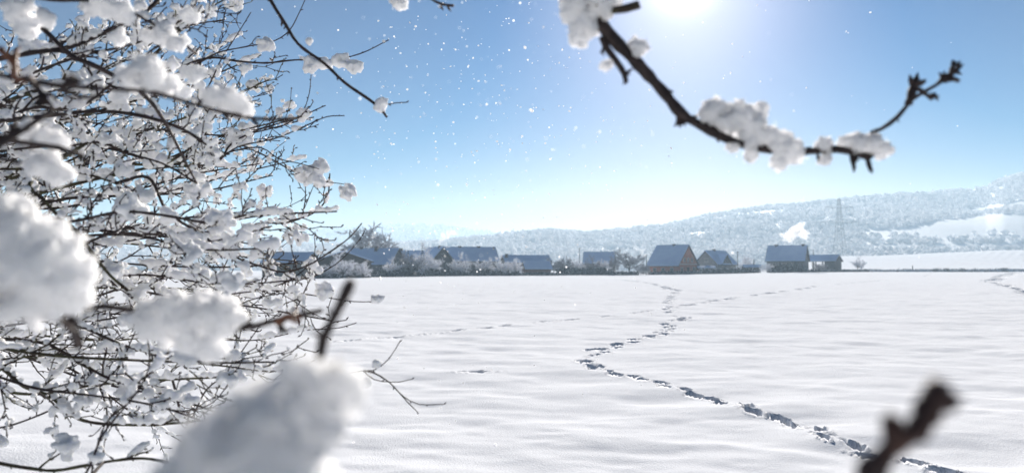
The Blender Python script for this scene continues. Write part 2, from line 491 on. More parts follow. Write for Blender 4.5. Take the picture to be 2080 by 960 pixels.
def house(name, label, cat, px, D, a, L, Wd, eave, ridge, wallm, mirror=False, hip=(0, 0), chim=(), wins=(), winv=(), door=None,
          open_len=0, gablem=None, over=.45, base=0.0, dormer=None, snow=.22, group='village houses at the edge of the field', skylight=0):
    x = (px - 1040) / F * D; y = D
    z = ground_z(x, y) - .15 + base
    root = empty(name, (x, y, z))
    tag(root, label, cat, group)
    a = math.radians(a); s = 1 if not mirror else -1
    u_ = Vector((-math.cos(a) * s, math.sin(a), 0)); v_ = Vector((math.sin(a) * s, math.cos(a), 0))
    up = Vector((0, 0, 1))
    def q(i, j, k): return u_ * i + v_ * j + up * k
    m = MB()
    i0 = open_len
    h0, h1 = hip
    slope = (ridge - eave) / (Wd / 2)
    if h0 > 0 or h1 > 0:
        m.prism([q(0, 0, 0), q(L, 0, 0), q(L, Wd, 0), q(0, Wd, 0)], up * eave)
    else:
        m.prism([q(0, 0, 0), q(0, Wd, 0), q(0, Wd, eave), q(0, Wd / 2, ridge - .02), q(0, 0, eave)], u_ * (L - i0))
    if h0 == 0 and (h1 > 0):
        m.prism([q(.001, 0, eave), q(.001, Wd, eave), q(.001, Wd / 2, ridge - .02)], u_ * .3)
    m.build('wall', wallm, root)
    if open_len:
        for i in (L - .15, L - open_len * .55):
            for j in (.15, Wd - .15):
                p_ = MB(); p_.box(q(i, j, eave / 2), (.2, .2, eave))
                p_.build('post', M['board'], root)
    # roof faces
    e = eave - over * slope
    th = .14
    A, B = q(-over if not h0 else -over, -over, e), q(L + over, -over, e)
    C_, D_ = q(L + over, Wd + over, e), q(-over, Wd + over, e)
    R0 = q(h0 if h0 else -over, Wd / 2, ridge); R1 = q(L - h1 if h1 else L + over, Wd / 2, ridge)
    fs = [[A, B, R1, R0], [C_, D_, R0, R1]]
    if h0: fs.append([D_, A, R0])
    if h1: fs.append([B, C_, R1])
    rf = MB(); sn = MB()
    for f in fs:
        rf.prism(f, up * th)
        c = sum(f, Vector()) / len(f)
        f2 = [c + (p - c) * .985 + up * (th + .004) for p in f]
        sn.prism(f2, up * snow)
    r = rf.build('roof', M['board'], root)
    so_ = sn.build('snow_cover', M['snow_roof_shade_tint'], r)
    for (ci, cj, ch) in chim:
        k = MB(); k.box(q(L * ci, Wd * cj, ridge - .4 + ch / 2), (.75, .75, ch + .8))
        k.box(q(L * ci, Wd * cj, ridge + ch + .08), (.95, .95, .14))
        k.build('chimney', M['chimney'], r)
    fu = (q(0, 0, 0), u_, -v_); fv = (q(0, 0, 0), v_, -u_)
    for (b, zz, ww, hh) in wins: window(fu, b, zz, ww, hh, root)
    for (b, zz, ww, hh) in winv: window(fv, b, zz, ww, hh, root)
    if door:
        b, ww, hh = door
        R = Matrix((v_, -u_, up)).transposed()
        k = MB(); k.box(q(0, b, hh / 2 + .05) - u_ * .04, (ww, .10, hh), R)
        dd = k.build('door', M['board'], root)
        k = MB(); k.box(q(0, b + ww * .35, hh / 2) - u_ * .13, (.12, .06, .04), R); k.build('handle', M['steel'], dd)
    if dormer:
        ci, hw, hz_, dep = dormer      # cross gable rising from the front wall
        b0, b1, bm = L * ci - hw, L * ci + hw, L * ci
        k = MB(); k.prism([q(b0, -.25, eave - .1), q(b1, -.25, eave - .1), q(bm, -.25, hz_)], v_ * dep)
        dm = k.build('cross_gable', gablem or wallm, root)
        k = MB(); k2 = MB()
        for (e0, e1) in ((b0 - .3, bm), (b1 + .3, bm)):
            f = [q(e0, -.6, eave - .25), q(bm, -.6, hz_ + .05), q(bm, dep, hz_ + .05), q(e0, dep, eave - .25)]
            k.prism(f, up * .12)
            k2.prism([p + up * .125 for p in f], up * .2)
        k.build('gable_roof', M['board'], dm); k2.build('gable_snow', M['snow_roof_shade_tint'], dm)
        window((q(0, -.25, 0), u_, -v_), bm, eave + (hz_ - eave) * .32, 1.1, 1.1, dm)
    return root

G1 = 'farm buildings behind the snowy shrubs'
house('farmhouse', 'bluish roofed farmhouse mostly hidden by the snowy twigs at the far end of the row', 'house', 618, 168, 14, 10, 7, 3.2, 5.2, M['plaster'], group=G1)
house('barn', 'low dark barn with a wide shallow gable facing the field', 'barn', 640, 150, 75, 15, 10.6, 3.2, 5.0, M['wall_dark'], chim=((.12, .5, .5),),
      winv=((3, 1.7, 1.2, .9), (7.4, 1.7, 1.2, .9)), group=G1)
house('farmhouse', 'long snow roofed farmhouse just behind the low dark barn', 'house', 792, 180, 18, 12.5, 8, 3.0, 6.4, M['plaster'], chim=((.42, .42, .6), (.75, .5, .5)),
      wins=((2, 1.7, 1, 1), (5, 1.7, 1, 1)), winv=((4, 3.8, 1, 1),), group=G1)
house('farmhouse', 'small farmhouse roof peeping out beside the dark conifer', 'house', 850, 205, 12, 8, 7, 3.2, 6.4, M['plaster'], chim=((.75, .5, .7),), group=G1)
house('farmhouse', 'tall farmhouse with a steep dark gable wall behind the frosty bushes', 'house', 868, 190, 60, 8.5, 8.2, 2.6, 7.0, M['wall_dark'], chim=((.2, .5, .35),),
      winv=((2.6, 2.6, .9, 1.1), (5.4, 2.6, .9, 1.1), (4.1, 5.0, .9, 1.0)), group=G1)
house('farmhouse', 'broad farmhouse with a long unbroken blue snow roof and gable end', 'house', 1011, 197, -13, 13.5, 8.5, 3.9, 7.1, M['wall_dark'], chim=((.3, .5, .3), (.66, .5, .3)),
      wins=((2, 2.4, 1, 1.1), (5, 2.4, 1, 1.1), (8.3, 2.4, 1, 1.1), (11, 2.4, 1, 1.1)), group=G1)
house('stable', 'low long stable with a snow roof behind the small red shed', 'stable', 1119, 208, -10, 12, 7.5, 3.5, 5.2, M['plaster'], chim=((.96, .3, .4),), group=G1)
house('shed', 'small reddish shed with a low snow roof and dark pointed gable end', 'shed', 1069, 196, 14, 6.4, 4.6, 1.9, 3.5, M['brick_dark'], mirror=True, group=G1)
house('farmhouse', 'farmhouse whose roof top shows above the round orchard trees', 'house', 1246, 240, 10, 9, 7.5, 3.6, 6.8, M['plaster'], group=G1)
house('brick_house', 'big red brick house with a steep snow roof and timber trimmed gable', 'house', 1377, 214, 45, 9.9, 10.0, 2.75, 8.1, M['brick'], chim=((.45, .5, .3),),
      wins=((2.0, 1.4, 1.0, 1.0), (4.8, 1.4, 1.0, 1.0), (7.6, 1.4, 1.0, 1.0)),
      winv=((1.9, 1.5, 1.0, 1.0), (7.9, 1.5, 1.0, 1.3), (3.2, 4.1, .95, 1.2), (5.0, 4.1, .95, 1.2), (6.9, 4.1, .95, 1.2)), door=(5.0, 1.0, 2.05))
hb = bpy.data.objects['brick_house']
# timber belt on the gable
k = MB(); aa = math.radians(45); uu = Vector((-math.cos(aa), math.sin(aa), 0)); vv = Vector((math.sin(aa), math.cos(aa), 0))
R = Matrix((vv, -uu, Vector((0, 0, 1)))).transposed()
k.box(vv * 5 - uu * .05 + Vector((0, 0, 2.95)), (9.7, .10, .22), R)
k.build('timber_belt', M['frame_white'], hb)
house('gabled_house', 'grey house with a triangular cross gable in its snowy roof beside the red brick house', 'house', 1458, 228, 35, 8.2, 8.8, 2.9, 6.6, M['plaster'], mirror=True, chim=((.42, .5, .55),),
      wins=((2.4, 1.7, .9, 1.0), (4.2, 1.7, .9, 1.0), (6.2, 1.7, .9, 1.0)), winv=((4.2, 4.0, 1, 1),), dormer=(.42, 2.0, 5.5, 3.4), gablem=M['wall_dark'])
house('smoking_house', 'steep snow roofed house with smoke rising from its chimney behind a rounded hedge', 'house', 1633, 225, 29, 10.4, 8.2, 3.6, 7.7, M['plaster'], chim=((.80, .5, .4), (.08, .5, .45)),
      wins=((2.4, 2.2, 1, 1.1), (5.4, 2.2, 1, 1.1), (8.3, 2.2, 1, 1.1)), winv=((4.0, 4.6, 1, 1.1),))
house('open_shelter', 'dark wooden hay shelter with a pale low snow roof at the end of the village', 'shelter', 1695, 232, 38, 8.5, 7.0, 3.4, 5.0, M['wall_dark'], open_len=5.6, winv=())
house('garden_shed', 'tiny flat snow capped shed between the cross gabled house and the hedge', 'shed', 1545, 222, 10, 4.6, 3, 1.6, 2.2, M['wall_dark'], snow=.18, over=.2)
house('woodshed', 'low snow capped woodshed against the foot of the cross gabled house', 'shed', 1452, 219, 8, 4.6, 3, 1.6, 2.1, M['brick_dark'], snow=.18, over=.25)

# smoke from chimneys
def smoke(name, label, pxy, D, pts, rads, dens, seed):
    m = MB(); R = random.Random(seed)
    c0 = P(pxy[0], pxy[1], D)
    for (dx, dz), r in zip(pts, rads):
        for _ in range(9):
            c = c0 + Vector((dx + R.gauss(0, r * .5), R.gauss(0, r * .5), dz + R.gauss(0, r * .45)))
            ico(m, c, r * R.uniform(.35, .75), R)
    o = m.build('smoke', M['smoke' + dens], None, True)
    rm = o.modifiers.new('remesh', 'REMESH'); rm.mode = 'VOXEL'; rm.voxel_size = .22; rm.use_smooth_shade = True
    tag(o, label, 'smoke', kind='stuff')

PHI = (1 + 5 ** .5) / 2
ICO_V = [Vector(v).normalized() for v in [(-1, PHI, 0), (1, PHI, 0), (-1, -PHI, 0), (1, -PHI, 0), (0, -1, PHI), (0, 1, PHI), (0, -1, -PHI), (0, 1, -PHI), (PHI, 0, -1), (PHI, 0, 1), (-PHI, 0, -1), (-PHI, 0, 1)]]
ICO_F = [(0, 11, 5), (0, 5, 1), (0, 1, 7), (0, 7, 10), (0, 10, 11), (1, 5, 9), (5, 11, 4), (11, 10, 2), (10, 7, 6), (7, 1, 8), (3, 9, 4), (3, 4, 2), (3, 2, 6), (3, 6, 8), (3, 8, 9), (4, 9, 5), (2, 4, 11), (6, 2, 10), (8, 6, 7), (9, 8, 1)]
def ico(m, c, r, R=None, sq=1.0):
    n = len(m.v)
    for v_ in ICO_V:
        k = r * (R.uniform(.85, 1.15) if R else 1)
        m.v.append((c[0] + v_[0] * k, c[1] + v_[1] * k, c[2] + v_[2] * k * sq))
    m.f += [[a + n, b + n, c_ + n] for (a, b, c_) in ICO_F]

for key, de in (('thick', .35), ('thin', .18)):
    m_ = bpy.data.materials.new('smoke_' + key); m_.use_nodes = True
    N = m_.node_tree.nodes; N.remove(N['Principled BSDF'])
    pv = N.new('ShaderNodeVolumePrincipled')
    pv.inputs['Color'].default_value = (.97, .97, .98, 1); pv.inputs['Density'].default_value = de; pv.inputs['Anisotropy'].default_value = .35
    m_.node_tree.links.new(pv.outputs[0], N['Material Output'].inputs['Volume'])
    m_.cycles.homogeneous_volume = True
    M['smoke' + key] = m_
smoke('smoke', 'white smoke billowing from the chimney of the hedge fronted house', (1641, 494), 227.5, [(0, .6), (-.3, 1.6), (-1.2, 2.6), (-2.4, 3.6), (-4.0, 3.9), (-5.6, 3.0), (-6.4, 2.0)], [.4, .8, 1.2, 1.6, 1.9, 1.6, 1.1], 'thick', 1)
smoke('smoke', 'thin white smoke above the tall farmhouse with the dark gable', (893, 497), 192, [(0, .4), (.5, 1.1), (1.2, 1.9), (2.2, 2.5), (3.4, 3.2)], [.35, .6, .8, .8, .7], 'thick', 2)
smoke('smoke', 'faint wisp of smoke over the cross gabled house', (1464, 502), 229, [(0, .3), (-.4, 1.2), (-.8, 2.2)], [.25, .35, .4], 'thin', 3)
smoke('smoke', 'bright smoke drifting past the orchard trees beside the red brick house', (1316, 528), 226, [(0, 0), (-.8, 1.2), (-1.8, 2.5), (-3.0, 3.4), (-4.2, 4.1)], [.4, .6, .7, .7, .5], 'thin', 4)
smoke('smoke', 'smoke drifting across the round tree crown over the long farmhouse', (748, 506), 183, [(0, 0), (.3, 1.4), (1.0, 2.8), (1.5, 4.0)], [.25, .5, .6, .5], 'thin', 5)

# frosted trees, shrubs, hedges ---------------------------------------------------------
def frosted_mesh(seed, spread, trunk_h, n1, dark):
    """unit-height deciduous plant: returns (trunk MB, crown MB)"""
    R = random.Random(seed)
    T, Cc = MB(), MB()
    def seg(p, d, L, r, lev, m, twist):
        pts = [p]; rad = [r]; q = p.copy(); dd = d.copy()
        for i in range(3):
            dd = (dd + Vector((R.gauss(0, twist), R.gauss(0, twist), R.gauss(0, twist) + .06))).normalized()
            q = q + dd * L / 3; pts.append(q.copy()); rad.append(r * (1 - .2 * (i + 1)))
        m.tube(pts, rad, 4 if lev < 2 else 3, False)
        return pts, dd
    tp, dd = seg(Vector((0, 0, -.02)), Vector((R.gauss(0, .05), R.gauss(0, .05), 1)).normalized(), trunk_h + .02, .028, 0, T, .05)
    top = tp[-1]
    for i in range(n1):
        a = 2 * math.pi * i / n1 + R.uniform(-.4, .4); el = R.uniform(.15, 1.25)
        d = Vector((math.cos(a) * math.cos(el), math.sin(a) * math.cos(el), math.sin(el)))
        Lm = R.uniform(.75, 1.0) * ((1 - trunk_h) * math.sin(el) ** 2 + spread * math.cos(el) ** 2) * .72
        st = tp[R.choice([2, 3, 3])]
        pts, _ = seg(st, d, Lm, .012, 1, T, .18)
        for k_ in range(8):
            b = pts[R.choice([1, 2, 2, 3, 3])]
            d2 = (d + Vector((R.gauss(0, .7), R.gauss(0, .7), R.gauss(.05, .55)))).normalized()
            pts2, _ = seg(b, d2, Lm * R.uniform(.3, .55), .011, 2, Cc, .2)
            for j in range(7):
                b2 = pts2[R.choice([1, 2, 3])]
                d3 = (d2 + Vector((R.gauss(0, .8), R.gauss(0, .8), R.gauss(0, .7)))).normalized()
                seg(b2, d3, Lm * R.uniform(.14, .3), .009, 3, Cc, .2)
    return T, Cc

protos = []
for i, (sp, th_, n1) in enumerate([(.42, .30, 16), (.55, .20, 16), (.48, .34, 14), (.6, .12, 18)]):
    T, Cc = frosted_mesh(40 + i, sp, th_, n1, False)
    protos.append((T, Cc))
pm = {}
def plant(name, label, cat, px, py_base, D, hpx, wpx, kind, group, dark=False, hedge_top=None):
    x = (px - 1040) / F * D; z = ground_z(x, D) - .1
    k_ = 1.2 if px < 1120 and px != 748 else 1.1
    h = hpx * k_ / F * D; wd = wpx * 1.12 / F * D
    root = empty(name, (x, D, z), (px * 0.37) % 6.28)
    tag(root, label, cat, group)
    key = (kind, dark)
    if key not in pm:
        T, Cc = protos[kind]
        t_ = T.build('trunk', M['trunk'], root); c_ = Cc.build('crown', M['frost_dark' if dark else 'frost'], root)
        pm[key] = (t_, c_)
    else:
        t0, c0 = pm[key]
        for s_, n_ in ((t0, 'trunk'), (c0, 'crown')):
            c_ = s_.copy(); c_.name = n_; COL.objects.link(c_); c_.parent = root
    sp = (.42, .55, .48, .6)[kind]
    root.scale = (wd / (2 * sp * .8), wd / (2 * sp * .8), h)
    return root

TR = 'frosted trees and shrubs around the village'
for a in [
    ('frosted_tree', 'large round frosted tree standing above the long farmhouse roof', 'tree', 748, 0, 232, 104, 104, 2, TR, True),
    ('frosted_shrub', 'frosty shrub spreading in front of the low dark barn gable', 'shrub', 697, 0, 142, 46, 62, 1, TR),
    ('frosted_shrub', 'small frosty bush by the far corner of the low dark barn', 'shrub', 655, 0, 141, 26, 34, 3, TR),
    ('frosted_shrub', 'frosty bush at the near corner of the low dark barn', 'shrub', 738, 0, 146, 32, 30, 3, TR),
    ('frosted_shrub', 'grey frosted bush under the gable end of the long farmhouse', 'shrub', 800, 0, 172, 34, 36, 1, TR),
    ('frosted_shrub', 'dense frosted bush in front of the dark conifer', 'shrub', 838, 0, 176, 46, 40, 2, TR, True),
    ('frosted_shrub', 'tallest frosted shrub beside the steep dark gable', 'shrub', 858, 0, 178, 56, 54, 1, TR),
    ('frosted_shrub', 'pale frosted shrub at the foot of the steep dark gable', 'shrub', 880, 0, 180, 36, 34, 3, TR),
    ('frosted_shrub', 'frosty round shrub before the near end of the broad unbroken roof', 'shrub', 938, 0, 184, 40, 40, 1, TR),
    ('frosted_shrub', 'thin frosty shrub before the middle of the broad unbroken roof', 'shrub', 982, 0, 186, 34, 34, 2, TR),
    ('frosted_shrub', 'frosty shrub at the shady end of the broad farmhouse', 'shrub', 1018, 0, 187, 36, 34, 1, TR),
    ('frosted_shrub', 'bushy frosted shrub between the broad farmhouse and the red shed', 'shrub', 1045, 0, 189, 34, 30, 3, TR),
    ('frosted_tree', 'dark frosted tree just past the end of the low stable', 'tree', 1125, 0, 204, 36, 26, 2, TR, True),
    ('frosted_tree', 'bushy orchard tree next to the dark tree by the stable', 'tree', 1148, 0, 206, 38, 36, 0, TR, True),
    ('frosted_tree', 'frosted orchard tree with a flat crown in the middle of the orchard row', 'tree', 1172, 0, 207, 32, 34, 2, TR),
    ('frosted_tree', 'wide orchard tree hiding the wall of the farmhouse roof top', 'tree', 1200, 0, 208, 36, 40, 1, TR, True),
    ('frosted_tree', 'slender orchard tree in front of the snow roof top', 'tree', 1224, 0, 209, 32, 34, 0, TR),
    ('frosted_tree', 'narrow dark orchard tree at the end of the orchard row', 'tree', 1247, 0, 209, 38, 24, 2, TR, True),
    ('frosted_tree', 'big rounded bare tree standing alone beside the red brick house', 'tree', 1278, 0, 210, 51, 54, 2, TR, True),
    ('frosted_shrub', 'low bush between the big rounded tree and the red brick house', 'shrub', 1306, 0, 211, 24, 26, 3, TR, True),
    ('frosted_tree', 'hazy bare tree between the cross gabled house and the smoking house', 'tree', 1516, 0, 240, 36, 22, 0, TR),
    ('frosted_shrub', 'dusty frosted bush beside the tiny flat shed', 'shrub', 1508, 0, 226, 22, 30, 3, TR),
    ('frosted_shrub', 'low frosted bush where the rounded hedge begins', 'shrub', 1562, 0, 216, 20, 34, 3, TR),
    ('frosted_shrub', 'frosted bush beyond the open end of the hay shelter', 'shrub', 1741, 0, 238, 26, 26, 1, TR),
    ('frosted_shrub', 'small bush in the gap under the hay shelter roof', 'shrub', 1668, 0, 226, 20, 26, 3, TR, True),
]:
    plant(*a)

def conifer(label, px, D, hpx, wpx, seed):
    R = random.Random(seed)
    x = (px - 1040) / F * D; z = ground_z(x, D) - .1
    h = hpx / F * D; wd = wpx / F * D
    root = empty('conifer', (x, D, z)); tag(root, label, 'conifer', 'dark conifers in the village')
    t_ = MB(); t_.tube([(0, 0, 0), (0, 0, h * .97)], [.14, .02], 6); t_.build('trunk', M['trunk'], root)
    c_ = MB()
    n = int(14)
    for i in range(n):
        f = i / n; zz = h * (.12 + .86 * f); r = wd / 2 * (1 - f) ** .85 + .12
        for k_ in range(9):
            a = R.uniform(0, 6.28); rr = r * R.uniform(.65, 1.15)
            p0 = Vector((0, 0, zz)); p1 = Vector((math.cos(a) * rr, math.sin(a) * rr, zz - rr * .35))
            sd_ = Vector((-math.sin(a), math.cos(a), 0)) * rr * .28
            mid = p0.lerp(p1, .55)
            b = len(c_.v)
            c_.v += [tuple(p0), tuple(mid + sd_ - Vector((0, 0, .05))), tuple(p1), tuple(mid - sd_ - Vector((0, 0, .05))), tuple(mid + Vector((0, 0, .12)))]
            c_.f += [[b, b + 1, b + 4], [b + 1, b + 2, b + 4], [b + 2, b + 3, b + 4], [b + 3, b, b + 4]]
    c_.build('crown', M['conifer'], root)
conifer('tallest dark conifer rising in front of the steep gabled farmhouse roof', 858, 186, 72, 20, 1)
conifer('slim dark conifer beside the small farmhouse roof', 829, 184, 56, 14, 2)
conifer('small dark conifer between the tiny flat shed and the bare hazy tree', 1531, 224, 30, 9, 3)
conifer('little conifer behind the gable end of the smoking house', 1652, 246, 47, 11, 4)

def hedge(label, px0, px1, D0_, D1_, h, wd, matn, seed, snow=True, group='hedges along the edge of the field', round_=False):
    R = random.Random(seed)
    x0 = (px0 - 1040) / F * D0_; x1 = (px1 - 1040) / F * D1_
    a = Vector((x0, D0_, ground_z(x0, D0_) - .1)); b = Vector((x1, D1_, ground_z(x1, D1_) - .1))
    root = empty('hedge', a); tag(root, label, 'hedge', group)
    n = int((b - a).length / (wd * .28)) + 2
    m = MB(); s_ = MB()
    for i in range(n):
        p = (b - a) * (i / (n - 1))
        k_ = (math.sin(math.pi * min(1, max(0, i / (n - 1)))) ** .35 if round_ else 1)
        hh = h * k_ * R.uniform(.85, 1.12)
        for j in range(5):
            c = p + Vector((R.gauss(0, wd * .2), R.gauss(0, wd * .25), hh * (.12 + .2 * j)))
            ico(m, c, hh * R.uniform(.18, .26), R)
        for j in range(16):
            c = p + Vector((R.gauss(0, wd * .25), R.gauss(0, wd * .3), hh * R.uniform(.3, .95)))
            d = Vector((R.gauss(0, .6), R.gauss(0, .6), R.uniform(.2, 1))).normalized() * hh * R.uniform(.12, .3)
            s_.tube([c, c + d], [.035, .012], 3, False)
        if snow and not round_ and R.random() < .75:
            ico(s_, p + Vector((0, 0, hh * 1.02)), wd * R.uniform(.25, .42), R, .35)
    m.build('foliage', M[matn], root); s_.build('frosted_twigs', M['frost'], root)['kind'] = 'stuff'
hedge('dark clipped hedge with snow on top in front of the orchard trees', 1132, 1228, 203, 204, 1.75, .9, 'hedge', 1)
hedge('low snowy hedge below the big rounded bare tree', 1230, 1296, 204, 206, 1.0, .8, 'hedge', 2)
hedge('dark hedge below the frosty shrubs of the broad farmhouse', 912, 1054, 182, 190, 1.3, .9, 'hedge', 3, False)
hedge('dark hedge running along the barn and the long farmhouse', 640, 800, 139, 172, 1.3, .9, 'hedge', 4, False)
hedge('dark hedge under the tallest frosted shrub and steep gable', 805, 910, 172, 181, 1.6, .9, 'hedge', 5, False)
hedge('bluish low hedge from the red brick house to the tiny flat shed', 1424, 1530, 212, 216, 1.35, .9, 'hedge', 6)
hedge('long rounded frosted hedge in front of the smoking house', 1566, 1642, 212, 216, 2.6, 1.6, 'hedge', 7, False, 'hedges along the edge of the field', True)
hedge('low dark hedge at the foot of the hay shelter', 1640, 1765, 219, 229, .8, .8, 'hedge', 8, False)
hedge('low dark planting along the front of the red brick house', 1320, 1424, 208, 210, .9, .7, 'hedge', 9, False)
hedge('short dark hedge beneath the small red shed', 1056, 1132, 190, 196, .8, .7, 'hedge', 10, False)

def pole(label, px, D, hpx, cat='pole'):
    x = (px - 1040) / F * D; z = ground_z(x, D) - .3
    h = hpx / F * D
    root = empty('utility_pole', (x, D, z)); tag(root, label, cat, 'utility poles in the village')
    m = MB(); m.tube([(0, 0, 0), (0, 0, h)], [.13, .09], 8); m.build('pole', M['trunk'], root)
    m = MB(); m.box((0, 0, h - .25), (.9, .1, .1)); m.build('crossarm', M['trunk'], root)
pole('thin pole standing between the big rounded tree and the red brick house', 1313, 214, 43)
pole('thin pole at the shaded end of the cross gabled house', 1498, 224, 46)
pole('thin pole above the orchard trees by the farmhouse roof top', 1177, 236, 56)
pole('thin pole at the shady end of the broad farmhouse', 1003, 200, 60)

def fence():
    root = empty('rail_fence', P(1297, 545, 205)); root.location.z = ground_z(root.location.x, 205)
    tag(root, 'short open rail fence beside the red brick house', 'fence')
    for i in range(6):
        m = MB(); m.box((i * .62, 0, .5), (.12, .12, 1.1)); m.build('post', M['trunk'], root)
    for zz in (.35, .75, 1.02):
        m = MB(); m.box((1.55, -.1, zz), (3.4, .06, .12)); m.build('rail', M['frame_white'], root)
fence()

# post by the ditch, reeds on the ditch bank
x = (1853 - 1040) / F * 237.5
root = empty('marker_post', (x, 237.5, ground_z(x, 237.5) - .1)); tag(root, 'lone dark marker post standing upright on the ditch bank in the open field', 'post')
m = MB(); m.tube([(0, 0, 0), (0, 0, .95), (0, 0, 1.3)], [.13, .16, .07], 8); m.build('post_shaft', M['trunk'], root)
m = MB(); ico(m, Vector((0, 0, 1.37)), .12, random.Random(1)); m.build('cap', M['board'], root)
m = MB(); R = random.Random(5)
for i in range(2600):
    px = R.uniform(1745, 2260) if R.random() < .8 else R.choice([1898, 1925, 1955, 2035, 2040, 2150]) + R.gauss(0, 4)
    D = R.uniform(234.8, 238.6); x = (px - 1040) / F * D
    p = Vector((x, D, ground_z(x, D) - .03)); h = R.uniform(.15, .5) * (1 + .9 * float(vnoise(px / 12, 0.0, 4)))
    m.tube([p, p + Vector((R.gauss(0, .12), R.gauss(0, .1), h))], [.05, .02], 3, False)
tag(m.build('reeds', M['reed'], None), 'dry frosted reeds along the ditch across the open field', 'reeds', kind='stuff')

# pylons -----------------------------------------------------------------------------
def pylon(label, px, py_top, D, h, base_z):
    x = (px - 1040) / F * D; ztop = zpx(py_top, D); z0 = ztop - h
    root = empty('pylon', (x, D, z0)); tag(root, label, 'pylon', 'pylons carrying the power line')
    m = MB(); t = h * .0026 + .03
    def wz(z): return (h * .075) * (1 - z / h) ** 1.2 + h * .012
    lv = [0, .14, .27, .38, .48, .57, .65, .72, .79, .85, .91, .96]
    for a_, b_ in zip(lv[:-1], lv[1:]):
        za, zb = a_ * h, b_ * h; A, B = wz(za), wz(zb)
        for (sx, sy) in ((1, 1), (1, -1), (-1, -1), (-1, 1)):
            m.beam((sx * A, sy * A, za), (sx * B, sy * B, zb), t)
        for (s0, s1) in (((1, 1), (-1, 1)), ((1, -1), (-1, -1)), ((1, 1), (1, -1)), ((-1, 1), (-1, -1))):
            m.beam((s0[0] * A, s0[1] * A, za), (s1[0] * B, s1[1] * B, zb), t * .6)
            m.beam((s1[0] * A, s1[1] * A, za), (s0[0] * B, s0[1] * B, zb), t * .6)
    m.beam((0, 0, h * .94), (0, 0, h), t)
    m.build('lattice_tower', M['steel'], root)
    for zz, hw in ((.62, .27), (.83, .2)):
        c = MB(); zc = h * zz
        for s in (-1, 1):
            c.beam((s * wz(zc), 0, zc), (s * h * hw, 0, zc + .01 * h), t); c.beam((s * wz(zc), 0, zc + h * .04), (s * h * hw, 0, zc + .01 * h), t * .7)
            for f in (.45, .72, 1.0):
                c.beam((s * h * hw * f, 0, zc), (s * h * hw * f, 0, zc - h * .05), t * .8)
        c.build('crossarm', M['steel'], root)
pylon('tall steel lattice pylon rising behind the dark hay shelter', 1706, 397, 640, 58, 0)
pylon('small faint pylon on the skyline where the long hill steps up', 2026, 364, 1190, 20, 0)

# ---------------------------------------------------------------- foreground trees
def catmull(pts, step):
    """centripetal Catmull-Rom, so uneven spacing never overshoots"""
    pts = [Vector(p) for p in pts]
    if len(pts) == 2: pts = [pts[0], pts[0].lerp(pts[1], .5), pts[1]]
    pts = [pts[0]] + [b for a, b in zip(pts, pts[1:]) if (b - a).length > 1e-4]
    Pp = [pts[0] * 2 - pts[1]] + pts + [pts[-1] * 2 - pts[-2]]
    out = []
    for i in range(1, len(Pp) - 2):
        p0, p1, p2, p3 = Pp[i - 1:i + 3]
        t0 = 0; t1 = t0 + max(1e-4, (p1 - p0).length) ** .5; t2 = t1 + max(1e-4, (p2 - p1).length) ** .5; t3 = t2 + max(1e-4, (p3 - p2).length) ** .5
        n = max(1, int((p2 - p1).length / step))
        for k in range(n):
            t = t1 + (t2 - t1) * k / n
            A1 = p0 * ((t1 - t) / (t1 - t0)) + p1 * ((t - t0) / (t1 - t0))
            A2 = p1 * ((t2 - t) / (t2 - t1)) + p2 * ((t - t1) / (t2 - t1))
            A3 = p2 * ((t3 - t) / (t3 - t2)) + p3 * ((t - t2) / (t3 - t2))
            B1 = A1 * ((t2 - t) / (t2 - t0)) + A2 * ((t - t0) / (t2 - t0))
            B2 = A2 * ((t3 - t) / (t3 - t1)) + A3 * ((t - t1) / (t3 - t1))
            out.append(B1 * ((t2 - t) / (t2 - t1)) + B2 * ((t - t1) / (t2 - t1)))
    out.append(pts[-1])
    return out

def radii(r0, r1, n, R=None, knob=.12):
    return [(r0 + (r1 - r0) * (i / max(1, n - 1)) ** .8) * (1 + (R.uniform(-knob, knob) if R else 0)) for i in range(n)]

ENV = np.array([(-200, 500), (0, 500), (60, 520), (120, 600), (200, 625), (240, 660), (300, 600), (350, 660), (400, 700), (460, 725), (520, 700), (560, 640), (620, 720), (680, 700), (740, 640), (800, 560), (880, 520), (960, 460), (1200, 400)], float)
def env(py): return float(np.interp(py, ENV[:, 0], ENV[:, 1]))

def buds(m, pts, rad, R, every, size):
    acc = 0
    for i in range(1, len(pts)):
        acc += (pts[i] - pts[i - 1]).length
        if acc > every:
            acc = R.uniform(-.3, .2) * every
            t = (pts[i] - pts[i - 1]).normalized()
            side = (t.orthogonal().normalized() * math.cos(i * 2.4) + t.cross(t.orthogonal()).normalized() * math.sin(i * 2.4))
            d = (side + t * .9).normalized(); s = size * R.uniform(.7, 1.4)
            p = pts[i] + side * rad[i] * .6
            m.tube([p, p + d * s * .45, p + d * s], [size * .18, size * .26, size * .04], 5)

def spur(m, p, d, R, s, n=4):
    """short knobbly fruiting spur ending in a bunch of pointed buds"""
    q = p + d * s * 1.2
    m.tube([p, p.lerp(q, .35), p.lerp(q, .7), q], [s * .28, s * .22, s * .30, s * .26], 6)
    for i in range(n):
        dd = (d + Vector((R.gauss(0, .6), R.gauss(0, .6), R.gauss(0, .6)))).normalized()
        b = q - d * s * R.uniform(0, .6)
        m.tube([b, b + dd * s * .45, b + dd * s * .9], [s * .16, s * .2, s * .04], 5)

